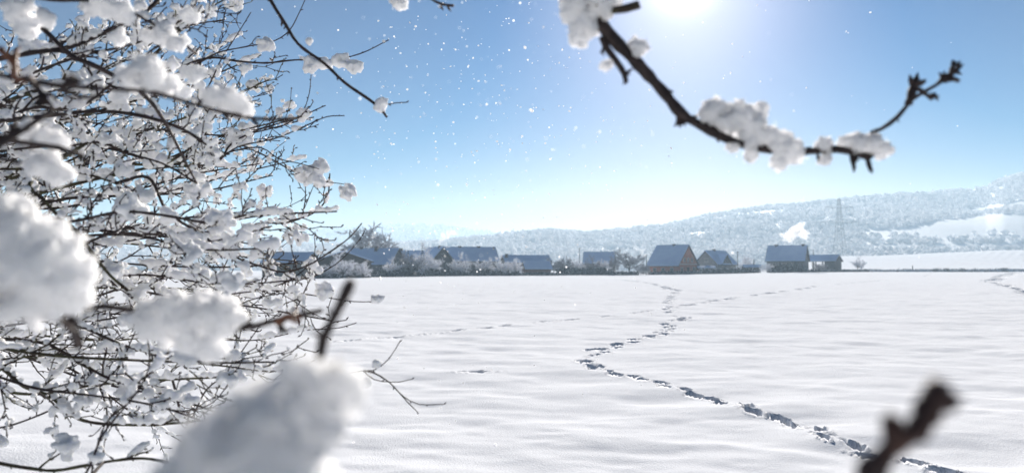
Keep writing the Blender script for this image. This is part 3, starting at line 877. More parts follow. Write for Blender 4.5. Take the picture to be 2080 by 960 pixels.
class Wood:
    crumb = .0028
    def __init__(s): s.m = MB(); s.balls = []; s.grains = []
    def limb(s, pts, r0, r1, R, n=7, knob=.12, step=.02):
        c = catmull(pts, step); rr = radii(r0, r1, len(c), R, knob)
        s.m.tube(c, rr, n); return c, rr
    def snow_line(s, c, rr, R, cover, thick, gap=.10, lift=.6):
        """ridge of snow lying along the top of a branch, broken where it has fallen off"""
        off = R.uniform(0, 100); L = 0
        for i in range(1, len(c)):
            L += (c[i] - c[i - 1]).length
            v_ = float(vnoise(L / gap + off, off, 5)) + .5
            if v_ < cover:
                k = min(1, (cover - v_) / .25) * .6 + .4
                t = (c[i] - c[i - 1]).normalized()
                flat = math.sqrt(max(.05, 1 - t.z * t.z))
                r = (thick * k) * R.uniform(.7, 1.25)
                s.balls.append((c[i] + Vector((R.gauss(0, r * .25), R.gauss(0, r * .25), rr[i] * .6 + r * lift * flat)), r))
                if R.random() < .35:
                    s.balls.append((c[i] + Vector((R.gauss(0, r * .6), R.gauss(0, r * .6), rr[i] + r * R.uniform(.6, 1.5))), r * R.uniform(.4, .8)))
    def clump(s, c, R, size, n=14, flat=.75):
        k0 = len(s.balls)
        for _ in range(int(n * 1.8)):
            d = Vector((R.gauss(0, 1), R.gauss(0, 1), R.gauss(0, flat)))
            if d.length > 1.7: d = d * (1.7 / d.length)
            q = Vector(c) + d * size * .60; r = size * R.uniform(.15, .42)
            s.balls.append((q, r))
            for _k in range(6):          # crumbs of rime sitting on the lump
                e = Vector((R.gauss(0, 1), R.gauss(0, 1), R.gauss(0, 1))).normalized()
                s.balls.append((q + e * r * R.uniform(.85, 1.2), max(s.crumb, r * R.uniform(.12, .28))))
        if n > 15:            # grains of rime all over the outside of a big near lump
            C_ = np.array([tuple(b[0]) for b in s.balls[k0:]]); r_ = np.array([b[1] for b in s.balls[k0:]])
            K = int(min(900, 60 + 26000 * size)); rs_ = np.random.RandomState(R.randrange(10 ** 6))
            pick = rs_.randint(0, len(r_), K); e = rs_.randn(K, 3); e /= np.linalg.norm(e, axis=1)[:, None]
            pp = C_[pick] + e * r_[pick][:, None] * 1.04
            out = (((pp[:, None] - C_[None]) ** 2).sum(2) > (r_[None] * 1.02) ** 2).all(1)
            for v_ in pp[out]:
                s.balls.append((Vector(v_), R.uniform(.0020, .0046)))
                s.grains.append(Vector(v_))
    def build(s, name, parent, matn, voxel, label=None, noise_amt=.5, noise_size=None):
        o = s.m.build(name, M[matn], parent, True)
        if label: o['label'] = label
        if s.balls:
            b = MB(); R = random.Random(3)
            for (c, r) in s.balls: ico(b, c, r, R)
            near_ = voxel < .005
            sn = b.build('snow', M['clump_near' if near_ else 'clump'], o, True)
            sn['kind'] = 'stuff'
            rm = sn.modifiers.new('remesh', 'REMESH'); rm.mode = 'VOXEL'; rm.voxel_size = voxel; rm.use_smooth_shade = True
            for k_, (sz, st) in enumerate(((noise_size or voxel * 3.2, voxel * 2.2 * noise_amt), (voxel * 9, voxel * 3.5 * noise_amt))):
                tx = bpy.data.textures.get('snow_noise_%g' % sz) or bpy.data.textures.new('snow_noise_%g' % sz, 'CLOUDS')
                tx.noise_scale = sz; tx.noise_depth = 3
                dm = sn.modifiers.new('rough', 'DISPLACE'); dm.texture = tx; dm.texture_coords = 'GLOBAL'; dm.strength = st; dm.mid_level = .5
            if near_:          # loose ice plates standing out of the near lumps
                q_ = MB()
                for c in s.grains:
                    rr_ = .0035
                    for _k in range(2):
                        e = Vector((R.gauss(0, 1), R.gauss(0, 1), R.gauss(0, 1))).normalized()
                        c2_ = c + e * (rr_ * 1.0 + voxel * .9); nrm = Vector((R.gauss(0, 1), R.gauss(0, 1), R.gauss(0, 1))).normalized()
                        e1 = nrm.orthogonal().normalized(); e2 = nrm.cross(e1); b_ = len(q_.v); pr = R.uniform(.0005, .0015)
                        q_.v += [tuple(c2_ + (e1 * math.cos(a) + e2 * math.sin(a)) * pr) for a in [i * math.pi / 2.5 for i in range(5)]]
                        q_.f.append([b_ + i for i in range(5)])
                q_.build('ice_crystals', M['flake'], o, False)['kind'] = 'stuff'
        return o

def rot_away(t, ang, R, up_bias):
    ax = t.orthogonal().normalized(); ax = Matrix.Rotation(R.uniform(0, 6.28), 3, t) @ ax
    d = (t * math.cos(ang) + ax * math.sin(ang)) + Vector((0, 0, up_bias))
    return d.normalized()

def density(px, py):
    """how thickly the photo shows snow on the twigs there"""
    e = env(py)
    d = .88 * (1 - float(sstep(.66, 1.05, px / e)))
    d += .12 if 150 < py < 640 else 0
    if py > 690: d *= .85
    return max(.10, d)

def grow(W_, c, rr, R, lev, every, lmin, lmax, snow=1.0, start=.12, maxx=None, mind=1.35):
    """side shoots along a limb; they stop at the outline of the crown"""
    acc = R.uniform(0, every); tot = sum((c[i] - c[i - 1]).length for i in range(1, len(c))); L = 0
    for i in range(1, len(c) - 1):
        ds = (c[i] - c[i - 1]).length; L += ds; acc += ds
        if acc < every or L < start * tot: continue
        acc = R.uniform(-.35, .35) * every
        px, py, d_ = proj(c[i])
        if d_ < mind * .9 or px < -190 or py < -150 or py > 1080: continue
        t = (c[i + 1] - c[i - 1]).normalized()
        d = rot_away(t, R.uniform(.5, 1.1), R, R.uniform(-.05, .5) if lev == 1 else R.uniform(-.1, .3))
        ln = R.uniform(lmin, lmax) * (1 - .45 * L / tot)
        pts = [c[i]]; q = c[i].copy(); n = 5 if lev == 1 else 3
        ok = True
        for k in range(n):
            d = (d + Vector((R.gauss(0, .24), R.gauss(0, .24), R.gauss(.05, .22))) + t * .05).normalized()
            q2 = q + d * ln / n
            x2, y2, dd2 = proj(q2)
            if x2 > env(y2) + R.uniform(-30, 22) or dd2 < mind: break
            q = q2; pts.append(q.copy())
        if len(pts) < 2: continue
        r0 = min(rr[i] * .75, .0060 if lev == 1 else .0036)
        cc = catmull(pts, .03 if lev == 1 else .035)
        r_ = radii(r0, .0016, len(cc), R, .18)
        W_.m.tube(cc, r_, 5 if lev == 1 else 4)
        buds(W_.m, cc, r_, R, .026 if lev == 1 else .020, .011)
        x2, y2, dd2 = proj(q)
        dn = density(x2, y2) * snow
        W_.snow_line(cc, r_, R, dn * (.95 if lev == 1 else .62), .0115 if lev == 1 else .0075, .05)
        if R.random() < dn * (.75 if lev == 1 else .09):
            W_.clump(cc[R.randrange(len(cc) // 2, len(cc))] + Vector((0, 0, .008)), R, R.choice([.016, .020, .026, .034]), 12)
        if lev == 1:
            grow(W_, cc, r_, R, 2, .040, .03, .16, snow, .12, maxx, mind)

tree = empty('snowy_tree', (-3.6, 3.1, 0)); tree.location.z = ground_z(-3.6, 3.1)
tag(tree, 'snow laden fruit tree whose tangled branches fill the frame beside the open field', 'tree', 'snowy trees around the viewpoint')
bpy.context.view_layer.update()
TO = Vector(tree.location)
class LocalWood(Wood):
    """collects in world space, stores relative to the tree's base"""
    org = TO
    def build(s, *a, **k):
        s.m.v = [(v_[0] - s.org.x, v_[1] - s.org.y, v_[2] - s.org.z) for v_ in s.m.v]
        s.balls = [(b - s.org, r) for (b, r) in s.balls]
        s.grains = [g_ - s.org for g_ in s.grains]
        return Wood.build(s, *a, **k)
TRUNK = [Vector((-3.6, 3.1, -.1)), Vector((-3.55, 3.05, .7)), Vector((-3.62, 3.0, 1.4)), Vector((-3.5, 2.9, 2.2)), Vector((-3.55, 2.8, 3.2)), Vector((-3.3, 2.7, 4.3))]
Wd_ = LocalWood(); R = random.Random(1)
tc_, tr_ = Wd_.limb(TRUNK, .13, .035, R, 12, .05, .06)
Wd_.snow_line(tc_, tr_, R, .4, .03, .2)
Wd_.build('trunk', tree, 'bark_moss', .012)
def from_trunk(first, nxt):
    """join a limb that enters from outside the frame to the trunk"""
    d = (first - nxt).normalized()
    best = min(tc_[4:], key=lambda p: abs(p.z - (first.z - .35)))
    mid = first.lerp(best, .5) + Vector((0, 0, -.05)) + d * .12
    return [best, mid]

ANCH = []   # points already carrying wood, to which interior twigs are joined
def join(first):
    if not ANCH: return []
    b = min(ANCH, key=lambda p: (p - first).length)
    return [b] if (b - first).length > .02 else []

def hero(pix, r0, r1, seed, root='trunk', cover=.5, thick=.012, matn='bark', every=.10, lmin=.12, lmax=.40, snow=1.0, voxel=.0055, spurs=0, growth=True, n=7, label=None, clumps=(), name='branch', mind=1.35, budsz=.009, knob=.12, gap=.1):
    R = random.Random(seed); W_ = LocalWood()
    pts = [P(*p) for p in pix]
    pre = from_trunk(pts[0], pts[1]) if root == 'trunk' else (join(pts[0]) if root == 'join' else [])
    c, rr = W_.limb(pre + pts, r0, r1, R, n, knob, .02)
    ANCH.extend(c[::3])
    W_.snow_line(c, rr, R, cover, thick, gap)
    buds(W_.m, c, rr, R, .045, budsz)
    for k in range(spurs):
        i = R.randrange(int(len(c) * .35), len(c) - 1); t = (c[i + 1] - c[i - 1]).normalized()
        spur(W_.m, c[i], rot_away(t, R.uniform(.7, 1.2), R, 0), R, R.uniform(.008, .016))
    if growth: grow(W_, c, rr, R, 1, every, lmin, lmax, snow, .15, None, mind)
    for (px, py, d, rpx) in clumps:
        cc = P(px, py, d); s_ = rpx / F * d
        W_.clump(cc, R, s_, int(min(70, 16 + rpx * .6)))
    W_.build(name, tree, matn, voxel, label, 1.4 if voxel < .005 else .8)
    return c

# ---- limbs traced from the photo: (px, py, metres from the camera)
hero([(-140, 300, 3.0), (0, 215, 3.0), (80, 182, 3.0), (170, 165, 3.0), (260, 150, 3.1), (330, 95, 3.1), (390, 20, 3.2), (420, -60, 3.2)], .016, .005, 11, matn='bark_moss', cover=.6, thick=.02)
hero([(-160, 430, 2.8), (0, 415, 2.8), (95, 388, 2.8), (180, 367, 2.8), (280, 345, 2.8), (340, 330, 2.8), (385, 300, 2.8), (412, 262, 2.8), (440, 232, 2.8)], .016, .004, 12, matn='bark_moss', cover=.7, thick=.02)
hero([(-120, 340, 2.6), (0, 343, 2.6), (80, 344, 2.6), (170, 352, 2.6), (235, 372, 2.6)], .010, .004, 13, matn='bark_moss', cover=.6, thick=.018)
hero([(-120, 330, 2.5), (60, 300, 2.5), (135, 297, 2.5), (200, 289, 2.5), (262, 312, 2.5), (330, 332, 2.5), (400, 372, 2.5)], .008, .003, 14, cover=.5)
hero([(75, 47, 1.9), (110, 80, 1.9), (145, 113, 1.9), (200, 137, 1.9), (262, 172, 1.95), (300, 200, 2.0)][::-1], .003, .0065, 15, root='join', growth=False, cover=.3)
hero([(-130, 560, 3.2), (60, 520, 3.2), (200, 500, 3.2), (330, 480, 3.2), (440, 500, 3.2), (520, 455, 3.2), (580, 452, 3.2), (640, 430, 3.2), (664, 402, 3.2), (670, 352, 3.2)], .013, .003, 16, cover=.6, thick=.018)
hero([(300, 360, 2.6), (340, 430, 2.6), (400, 470, 2.6), (450, 505, 2.6), (490, 527, 2.6), (535, 542, 2.6), (575, 552, 2.6), (622, 540, 2.6), (672, 510, 2.6), (710, 482, 2.6), (735, 453, 2.6)], .006, .0022, 17, root='join', cover=.35, thick=.010, every=.09, lmin=.05, lmax=.22)
hero([(200, 300, 3.0), (330, 330, 3.0), (440, 330, 3.0), (470, 292, 3.0), (530, 262, 3.0), (600, 241, 3.0), (662, 214, 3.0)], .008, .002, 18, root='join', cover=.45, every=.11, lmin=.05, lmax=.25)
hero([(440, 330, 2.9), (480, 300, 2.9), (560, 281, 2.9), (620, 256, 2.9), (665, 237, 2.9), (700, 235, 2.9)], .004, .0018, 19, root='join', cover=.3, every=.12, lmin=.04, lmax=.18)
hero([(400, 300, 3.1), (470, 290, 3.1), (530, 312, 3.1), (600, 350, 3.1), (640, 365, 3.1), (700, 374, 3.1)], .005, .0018, 20, root='join', cover=.5, every=.12, lmin=.04, lmax=.22, clumps=((622, 357, 3.1, 20), (645, 366, 3.1, 14), (708, 390, 3.1, 16), (650, 340, 3.1, 15)))
hero([(440, 320, 3.0), (530, 300, 3.0), (565, 322, 3.0), (600, 330, 3.0), (648, 343, 3.0)], .004, .0016, 21, root='join', cover=.3, every=.14, lmin=.03, lmax=.12)
hero([(250, 180, 3.0), (330, 150, 3.0), (430, 117, 3.0), (480, 124, 3.0), (540, 128, 3.0), (600, 122, 3.0), (680, 121, 3.0), (735, 108, 3.0), (790, 81, 3.0)], .007, .0018, 22, root='join', cover=.45, every=.16, lmin=.04, lmax=.16, clumps=((636, 131, 3.0, 17), (660, 128, 3.0, 13), (692, 122, 3.0, 14), (718, 136, 3.0, 15), (540, 92, 3.0, 15)))
hero([(400, 130, 3.1), (440, 108, 3.1), (500, 95, 3.1), (560, 82, 3.1), (588, 62, 3.1), (606, 30, 3.1), (624, -10, 3.1)], .004, .0016, 23, root='join', cover=.3, every=.16, lmin=.04, lmax=.14)
hero([(380, 220, 3.2), (420, 180, 3.2), (450, 120, 3.2), (482, 70, 3.2), (510, 25, 3.2)], .004, .0016, 24, root='join', cover=.35, every=.12, lmin=.04, lmax=.16)
hero([(560, 260, 3.0), (612, 230, 3.0), (628, 190, 3.0), (632, 152, 3.0)], .003, .0014, 25, root='join', cover=.2, every=.12, lmin=.03, lmax=.08)
hero([(60, 380, 2.2), (85, 402, 2.2), (120, 440, 2.2), (155, 468, 2.2), (185, 510, 2.2), (225, 560, 2.2), (260, 590, 2.2)], .0062, .0045, 26, root='join', matn='bark_moss', cover=.25, growth=False)
hero([(-140, 640, 3.3), (60, 640, 3.3), (200, 600, 3.3), (330, 560, 3.3), (430, 560, 3.3), (520, 590, 3.2), (590, 570, 3.2), (650, 555, 3.2)], .011, .002, 27, cover=.6, thick=.017)
hero([(-130, 690, 2.9), (60, 655, 2.9), (200, 650, 2.9), (330, 625, 2.9), (450, 600, 2.9), (560, 590, 2.8), (640, 600, 2.8), (720, 612, 2.8), (765, 612, 2.8)], .009, .0018, 28, cover=.5, thick=.015, clumps=((660, 590, 2.8, 16), (765, 608, 2.8, 10)))
hero([(-120, 750, 3.0), (100, 720, 3.0), (250, 715, 3.0), (420, 690, 3.0), (520, 690, 3.0), (620, 670, 3.0), (690, 665, 3.0), (724, 655, 3.0)], .009, .0018, 29, cover=.6, thick=.015)
hero([(-130, 770, 2.6), (60, 800, 2.6), (200, 780, 2.6), (350, 770, 2.6), (450, 765, 2.6), (520, 758, 2.6), (600, 745, 2.6), (640, 730, 2.6)], .011, .003, 30, matn='bark_moss', cover=.75, thick=.017)
hero([(-150, 880, 2.5), (0, 868, 2.5), (60, 850, 2.5), (130, 820, 2.5), (190, 795, 2.5), (240, 745, 2.5), (275, 672, 2.5)], .010, .0022, 31, matn='bark', cover=.3, thick=.010, every=.16, lmin=.08, lmax=.25)
hero([(-140, 690, 2.4), (0, 745, 2.4), (50, 785, 2.4), (100, 803, 2.4), (160, 850, 2.4), (300, 862, 2.4), (430, 850, 2.4)], .013, .004, 32, matn='bark_moss', cover=.65, thick=.015, every=.14, lmin=.08, lmax=.28)
hero([(-150, 900, 2.1), (0, 940, 2.1), (60, 950, 2.1), (110, 955, 2.1), (170, 945, 2.1), (230, 935, 2.1), (290, 930, 2.1), (380, 945, 2.1)], .010, .004, 33, matn='bark_moss', cover=.3, thick=.010, every=.22, lmin=.06, lmax=.2)
hero([(150, 1000, 1.9), (180, 950, 1.9), (210, 880, 1.9), (250, 830, 1.9), (285, 785, 1.9), (304, 740, 1.9), (300, 690, 1.9)], .0045, .0016, 34, root='join', cover=.12, every=.12, lmin=.05, lmax=.14)
hero([(186, 960, 2.0), (205, 880, 2.0), (225, 845, 2.0), (270, 800, 2.0)], .0025, .0013, 35, root='join', cover=.1, growth=False)
hero([(380, 860, 2.7), (420, 790, 2.7), (465, 755, 2.7), (490, 715, 2.7), (525, 665, 2.7)], .004, .0018, 36, root='join', cover=.1, growth=False)
hero([(600, 770, 2.3), (680, 760, 2.3), (738, 752, 2.3), (758, 752, 2.3), (790, 728, 2.3), (812, 693, 2.3)], .0035, .0014, 37, root='join', cover=.2, thick=.006, every=.10, lmin=.02, lmax=.06, growth=False, clumps=((742, 775, 2.3, 10), (765, 738, 2.3, 8)), budsz=.009)
hero([(758, 756, 2.3), (790, 775, 2.3), (820, 805, 2.3), (850, 820, 2.3), (903, 820, 2.3)], .0026, .0012, 38, root='join', cover=.1, thick=.004, growth=False, budsz=.008)
hero([(738, 752, 2.3), (760, 770, 2.3), (812, 775, 2.3), (838, 769, 2.3)], .002, .0012, 39, root='join', cover=.15, thick=.005, growth=False, budsz=.008)
hero([(812, 798, 2.3), (830, 818, 2.3), (848, 836, 2.3)], .0018, .0012, 40, root='join', cover=0, growth=False)
hero([(600, 575, 3.0), (640, 560, 3.0), (690, 530, 3.0), (735, 480, 3.0), (742, 466, 3.0)], .003, .0015, 41, root='join', cover=.1, every=.10, lmin=.03, lmax=.1)
hero([(-160, 150, 2.1), (-40, 128, 2.1), (60, 108, 2.1), (140, 96, 2.15), (220, 62, 2.2), (300, 20, 2.2), (350, -40, 2.3)], .012, .0055, 81, cover=.55, thick=.014, gap=.22, every=.13, lmin=.08, lmax=.28, snow=.7)
hero([(-160, 275, 2.2), (-20, 248, 2.2), (90, 236, 2.2), (200, 226, 2.2), (290, 236, 2.2), (370, 262, 2.25), (430, 300, 2.3)], .013, .0045, 82, cover=.55, thick=.014, gap=.22, every=.13, lmin=.08, lmax=.28, snow=.7)
hero([(-160, 430, 2.1), (120, 452, 2.1), (250, 430, 2.1), (340, 438, 2.1), (430, 452, 2.15), (500, 436, 2.2)], .011, .0035, 83, cover=.5, thick=.013, gap=.22, every=.14, lmin=.08, lmax=.25, snow=.7)
# limb arching overhead and hanging down into the sky
hero([(300, -260, 2.6), (420, -160, 2.5), (520, -60, 2.4), (552, 5, 2.3), (580, 50, 2.3), (606, 90, 2.3), (660, 130, 2.3), (700, 168, 2.3), (752, 204, 2.3), (774, 222, 2.3), (786, 238, 2.3)], .013, .0042, 50, cover=0, spurs=7, growth=False,
     label='thin bare branch hanging diagonally into the blue sky with one snow lump near its tip', clumps=((775, 208, 2.3, 13), (771, 221, 2.3, 10), (628, 84, 2.3, 5)), budsz=.011)
hero([(740, 198, 2.3), (775, 212, 2.3), (805, 209, 2.3), (827, 208, 2.3)], .0022, .0015, 51, root='join', cover=0, growth=False)
# ---- near, softly blurred branches
hero([(-260, 130, .95), (-100, 140, .98), (0, 152, 1.0), (70, 165, 1.02), (150, 176, 1.05), (300, 186, 1.1), (350, 198, 1.13), (400, 214, 1.16), (480, 234, 1.2), (540, 242, 1.25), (600, 240, 1.3)], .0075, .0030, 60, cover=0, spurs=9, growth=False, matn='bark', voxel=.0028,
     label='thick dark blurred branch running across the snowy tangle towards the blue sky', clumps=((298, 150, 1.1, 32), (262, 156, 1.1, 20), (335, 168, 1.13, 20), (430, 200, 1.18, 17), (462, 204, 1.2, 20), (490, 212, 1.2, 16)), budsz=.013, knob=.18)
hero([(30, 160, 1.0), (28, 130, 1.0), (33, 100, 1.0)], .005, .003, 61, root='join', cover=0, spurs=3, growth=False, voxel=.0035, matn='bud')
hero([(60, 166, 1.0), (85, 190, 1.0), (108, 222, 1.0), (138, 245, 1.0)], .0042, .0026, 62, root='join', cover=0, spurs=4, growth=False, voxel=.0035)
hero([(120, 176, 1.03), (160, 196, 1.04), (205, 198, 1.05)], .0035, .0026, 63, root='join', cover=0, spurs=3, growth=False, voxel=.0035)
hero([(-260, 265, 1.0), (-80, 275, 1.0), (0, 284, 1.02), (60, 291, 1.04), (120, 300, 1.06), (168, 316, 1.08)], .0062, .004, 64, cover=0, spurs=4, growth=False, voxel=.0036, clumps=((92, 335, 1.1, 28), (60, 262, 1.1, 16), (108, 284, 1.1, 19), (118, 352, 1.1, 22)), budsz=.013)
hero([(-30, 283, 1.02), (20, 274, 1.02), (60, 262, 1.03)], .0034, .0024, 65, root='join', cover=0, spurs=2, growth=False, voxel=.004)
hero([(-60, 340, .9), (0, 322, .98), (40, 330, 1.0)], .004, .003, 66, root='join', cover=0, spurs=2, growth=False, voxel=.004)
hero([(-260, 520, .72), (-60, 560, .74), (60, 590, .76), (110, 640, .80), (150, 675, .84), (160, 700, .86)], .0045, .003, 67, cover=0, spurs=5, growth=False, voxel=.0026, matn='bark',
     label='twig bent under a huge blurred heap of snow low beside the near frame edge',
     clumps=((15, 478, .72, 64), (-70, 500, .72, 85), (55, 540, .72, 66), (100, 502, .74, 44), (125, 558, .75, 50), (10, 590, .72, 54), (85, 598, .76, 52), (18, 428, .74, 32), (142, 604, .78, 30)), budsz=.012)
hero([(150, 628, .92), (215, 622, .93), (280, 632, .95), (380, 650, .95), (490, 667, .96), (560, 650, .98), (600, 642, .99), (655, 630, 1.0)], .0050, .0034, 68, root='join', cover=0, spurs=3, growth=False, voxel=.0027,
     label='blurred twig carrying a rounded snow heap in front of the lower tangle',
     clumps=((330, 650, .94, 40), (370, 640, .94, 42), (420, 640, .95, 44), (455, 640, .95, 34), (400, 690, .95, 32), (300, 630, .94, 22), (430, 710, .95, 22)), budsz=.012)
hero([(560, 655, .97), (582, 642, .97), (596, 648, .97)], .0045, .0045, 69, root='join', cover=0, spurs=3, growth=False, voxel=.0035, matn='bud')
# big soft snow lumps high in the near tangle
hero([(-200, -60, 1.5), (0, -20, 1.5), (100, 0, 1.55), (215, 5, 1.6), (330, 60, 1.7), (400, 110, 1.8)], .007, .003, 70, cover=.3, every=.2, lmin=.05, lmax=.15, growth=False, voxel=.0036,
     clumps=((40, 18, 1.5, 26), (58, 58, 1.5, 20), (90, 36, 1.5, 14), (215, 8, 1.6, 26), (248, 26, 1.6, 20), (182, 14, 1.6, 17), (330, 70, 1.7, 22), (362, 86, 1.7, 17), (300, 74, 1.7, 13), (240, 78, 1.7, 14), (385, 30, 1.8, 14), (392, 150, 1.8, 18), (372, 185, 1.8, 14)))

# ---- limbs of the tangle behind
R = random.Random(99)
for i in range(34):
    ye = -60 + 960 * (i + .5) / 34 + R.uniform(-20, 20)
    xe = env(ye) * R.uniform(.72, .97)
    y0 = 500 + (ye - 500) * R.uniform(.35, .7) + R.uniform(-50, 50)
    d0 = R.uniform(2.3, 4.2); d1 = d0 + R.uniform(-.5, .6)
    n = 6; pts = []
    for k in range(n):
        t = k / (n - 1)
        sag = math.sin(math.pi * t) * R.uniform(-20, 35)
        pts.append((-160 + (xe + 160) * t, y0 + (ye - y0) * t ** 1.3 + sag + R.uniform(-12, 12), max(2.0, d0 + (d1 - d0) * t)))
    hero(pts, R.uniform(.009, .016), .0026, 200 + i, cover=R.uniform(.35, .65), thick=.016, matn=R.choice(['bark', 'bark', 'bark_moss']), every=.085, lmin=.12, lmax=.42, voxel=.0062)

# ---------------------------------------------------------------- second tree: its branch hangs over the field
tree2 = empty('snowy_tree', (-.9, -1.6, 0)); tree2.location.z = ground_z(-.9, -1.6)
tag(tree2, 'tree reaching overhead with a bare snow tufted branch hanging across the bright sky', 'tree', 'snowy trees around the viewpoint')
LocalWood.org = Vector(tree2.location)
W2 = LocalWood(); R = random.Random(4)
c2, r2 = W2.limb([(-.9, -1.6, -.1), (-.95, -1.55, 1.0), (-.85, -1.5, 2.0), (-.7, -1.3, 2.8), (-.5, -.9, 3.4)], .11, .04, R, 12, .05, .06)
W2.snow_line(c2, r2, R, .4, .03, .2)
W2.build('trunk', tree2, 'bark_moss', .012)
LocalWood.org = Vector(tree2.location)
def hero2(pix, r0, r1, seed, pre=None, clumps=(), spurs=0, label=None, matn='bark', voxel=.0021, budsz=.012, knob=.16, fine=()):
    R = random.Random(seed); W_ = LocalWood()
    pts = (pre or []) + [P(*p) for p in pix]
    c, rr = W_.limb(pts, r0, r1, R, 9, knob, .012)
    buds(W_.m, c, rr, R, .06, budsz)
    for k in range(spurs):
        i = R.randrange(int(len(c) * .5), len(c) - 1); t = (c[i + 1] - c[i - 1]).normalized()
        spur(W_.m, c[i], rot_away(t, R.uniform(.7, 1.2), R, 0), R, R.uniform(.008, .013))
    for (px, py, d, rpx) in clumps:
        s_ = rpx / F * d; W_.clump(P(px, py, d), R, s_, int(min(60, 14 + rpx * 1.0)), .85)
    for (px, py, tx, ty, d, s_) in fine:
        a_, b_ = P(px, py, d), P(tx, ty, d)
        spur(W_.m, a_, (b_ - a_).normalized(), R, (b_ - a_).length * .62, 4)
    return c, W_.build('branch', tree2, matn, voxel, label, 1.5)
DD = 1.25
hero2([(1195, 0, 1.24)][:0] + [(1110, -190, 1.2), (1165, -80, 1.22), (1192, -12, 1.238)], .032, .0115, 6, pre=[Vector((-.55, -1.0, 3.3)), Vector((-.3, -.4, 3.35)), Vector((-.1, .3, 3.1)), Vector((0, .85, 2.7))], budsz=.004)
mainc, _ = hero2([(1185, -30, 1.235), (1195, 0, 1.24), (1222, 50, DD), (1248, 82, DD), (1295, 130, DD), (1350, 190, DD), (1385, 232, DD), (1430, 258, DD), (1490, 288, DD), (1560, 303, DD), (1640, 307, DD), (1700, 303, DD), (1722, 306, DD), (1768, 320, DD)],
      .0118, .0055, 1, spurs=0,
      label='bare brown branch hanging across the bright sky with crusted snow tufts',
      clumps=((1180, 10, 1.24, 34), (1215, 8, 1.24, 26), (1185, 55, 1.24, 22), (1178, 80, 1.24, 14), (1165, 30, 1.24, 18), (1240, 2, 1.24, 16), (1295, 97, DD, 15), (1310, 96, DD, 8), (1230, 134, DD, 8),
              (1450, 228, DD, 24), (1485, 238, DD, 30), (1520, 250, DD, 28), (1530, 280, DD, 22), (1545, 225, DD, 12), (1525, 315, DD, 10), (1490, 298, DD, 9), (1582, 290, DD, 24), (1610, 312, DD, 18), (1580, 330, DD, 13), (1615, 300, DD, 14), (1565, 272, DD, 12),
              (1672, 296, DD, 13), (1675, 325, DD, 9), (1738, 290, DD, 19), (1770, 290, DD, 18), (1795, 302, DD, 13), (1715, 288, DD, 10), (1790, 312, DD, 8)),
      fine=((1728, 306, 1737, 340, DD, .01), (1760, 318, 1769, 346, DD, .01), (1765, 318, 1790, 310, DD, .01), (1660, 310, 1664, 330, DD, .01), (1375, 228, 1380, 254, DD, .01), (1378, 232, 1395, 252, DD, .01), (1480, 285, 1482, 270, DD, .01)))
hero2([(1760, 300, 1.25), (1772, 268, DD), (1790, 262, DD), (1825, 236, DD), (1850, 205, DD), (1880, 185, DD), (1915, 165, DD), (1935, 150, DD)], .0042, .0026, 2, budsz=.008, label='slim twig rising at the end of the bare branch with pointed buds',
      fine=((1845, 212, 1858, 165, DD, .01), (1852, 200, 1862, 158, DD, .01), (1878, 190, 1900, 205, DD, .01), (1888, 195, 1908, 196, DD, .01), (1915, 162, 1947, 160, DD, .01), (1928, 155, 1938, 128, DD, .01), (1930, 155, 1952, 133, DD, .01), (1905, 170, 1920, 150, DD, .01), (1820, 240, 1826, 247, DD, .005)))
hero2([(1222, 75, DD), (1232, 98, DD), (1250, 122, DD), (1268, 150, DD), (1272, 168, DD)], .0062, .0045, 3, budsz=.008, fine=((1268, 150, 1284, 142, DD, .01), (1228, 90, 1222, 110, DD, .006), (1270, 158, 1270, 172, DD, .01)))
hero2([(1205, 5, 1.23), (1240, 22, 1.23), (1270, 18, 1.23), (1298, 10, 1.23)], .004, .0065, 5, matn='bark_moss', budsz=.004)
hero2([(700, -170, 1.7), (790, -60, 1.75), (860, -12, 1.8), (895, 8, 1.8), (922, 12, 1.8)], .006, .0032, 4, pre=[Vector((-.5, -.8, 3.35)), Vector((-.6, .3, 3.3)), Vector((-.5, 1.1, 3.0))], spurs=1, fine=((895, 6, 898, 20, 1.8, .01),),
      clumps=((812, 2, 1.85, 14),))

# ---------------------------------------------------------------- young shoots standing right under the camera
def shoot(label, loc, pix, r0, r1, seed, clumps=(), fine=(), voxel=.0035, knob=.2, knots=(), matn='bark'):
    root = empty('young_shoot', loc); root.location.z = ground_z(loc[0], loc[1])
    tag(root, label, 'shoot')
    LocalWood.org = Vector(root.location)
    R = random.Random(seed); W_ = LocalWood()
    g0 = Vector((loc[0], loc[1], root.location.z - .05)); p0 = P(*pix[0])
    pts = [g0, g0.lerp(p0, .4) + Vector((.01, 0, 0)), g0.lerp(p0, .8)] + [P(*p) for p in pix]
    c, rr = W_.limb(pts, r0, r1, R, 9, knob, .008)
    for (px, py, d, rpx) in clumps:
        W_.clump(P(px, py, d), R, rpx / F * d, int(min(80, 18 + rpx * .5)))
    for (px, py, tx, ty, d, s_) in fine:
        a_, b_ = P(px, py, d), P(tx, ty, d); spur(W_.m, a_, (b_ - a_).normalized(), R, (b_ - a_).length * .62, 4)
    for (px, py, d, r_) in knots: ico(W_.m, P(px, py, d), r_, R, 1.2)
    W_.build('stem', root, matn, voxel, None, 2.0)
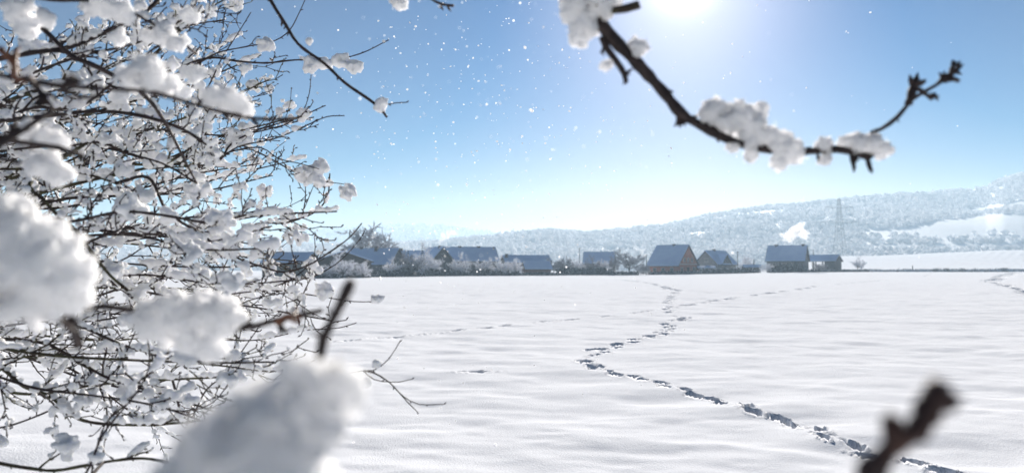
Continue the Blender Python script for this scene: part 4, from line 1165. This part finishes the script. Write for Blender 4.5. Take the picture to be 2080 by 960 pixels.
shoot('strongly blurred dark twig poking up close to the camera beside the footprints', (.17, .47, 0),
      [(1690, 1080, .38), (1745, 1000, .37), (1785, 940, .36), (1812, 905, .36), (1840, 885, .36), (1872, 868, .36), (1884, 838, .36), (1898, 808, .36), (1905, 797, .36)], .0062, .0046, 1,
      fine=((1898, 808, 1948, 822, .36, .01), (1895, 815, 1915, 790, .36, .01), (1808, 905, 1815, 850, .36, .01), (1790, 935, 1765, 928, .36, .01)),
      knots=((1815, 868, .36, .0062), (1822, 892, .36, .0074), (1868, 866, .36, .0066), (1884, 836, .36, .0078), (1902, 800, .36, .0070), (1893, 818, .36, .0062), (1772, 962, .365, .0085), (1925, 815, .36, .0055)), knob=.22, matn='bark_red')
shoot('upright blurred twig standing out of a snow heap below the village', (-.34, .66, 0),
      [(600, 1100, .66), (625, 900, .66), (640, 780, .66), (650, 725, .66), (656, 688, .66), (672, 655, .66), (692, 615, .66), (706, 585, .66), (715, 568, .66)], .0068, .0046, 2,
      fine=((655, 690, 640, 672, .66, .01), (675, 645, 668, 628, .66, .01)))
shoot('short twig buried in a large out of focus snow heap close to the camera', (-.22, .44, 0),
      [(420, 1150, .42), (480, 1000, .42), (540, 880, .43), (600, 800, .44)], .005, .003, 3,
      clumps=((650, 800, .44, 56), (590, 815, .44, 58), (688, 790, .44, 40), (620, 785, .44, 40), (664, 778, .44, 38), (550, 868, .43, 74), (615, 862, .43, 52), (490, 935, .42, 84), (560, 945, .42, 72), (430, 990, .42, 80), (550, 1020, .42, 100), (595, 985, .42, 46), (385, 1020, .42, 64)), voxel=.0023)

# ---------------------------------------------------------------- falling snow
R = random.Random(12); m = MB()
def flakes(n, x0, x1, y0, y1, gx, gy):
    for _ in range(n):
        px = R.gauss((x0 + x1) / 2, (x1 - x0) * gx); py = R.gauss((y0 + y1) / 2, (y1 - y0) * gy)
        if not (640 < px < 1900 or py < 460): continue
        d = R.uniform(2.4, 8.5) if R.random() < .72 else R.uniform(1.1, 2.2)
        r = R.choice([.8, 1.0, 1.2, 1.4, 1.7, 2.2]) * d / F * R.uniform(.8, 1.2)
        if R.random() < .06: r *= 1.8
        c = P(px, py, d)            # a little cluster of thin ice plates
        for _k in range(2):
            nrm = Vector((R.gauss(0, 1), R.gauss(0, 1), R.gauss(0, 1))).normalized(); e1 = nrm.orthogonal().normalized(); e2 = nrm.cross(e1)
            b = len(m.v); m.v += [tuple(c + (e1 * math.cos(a) + e2 * math.sin(a)) * r * R.uniform(.8, 1.15)) for a in [i * math.pi / 3 for i in range(6)]]
            m.f.append([b + i for i in range(6)])
flakes(560, 760, 1240, -60, 340, .42, .5)
flakes(260, 650, 1250, -40, 460, .4, .42)
flakes(110, 640, 1130, 440, 560, .4, .35)
flakes(60, 1250, 1950, 0, 420, .3, .4)
flakes(40, 700, 1300, 560, 900, .4, .4)
tag(m.build('falling_snow', M['flake'], None, True), 'glittering snow crystals drifting down through the blue sky', 'falling snow', kind='stuff')
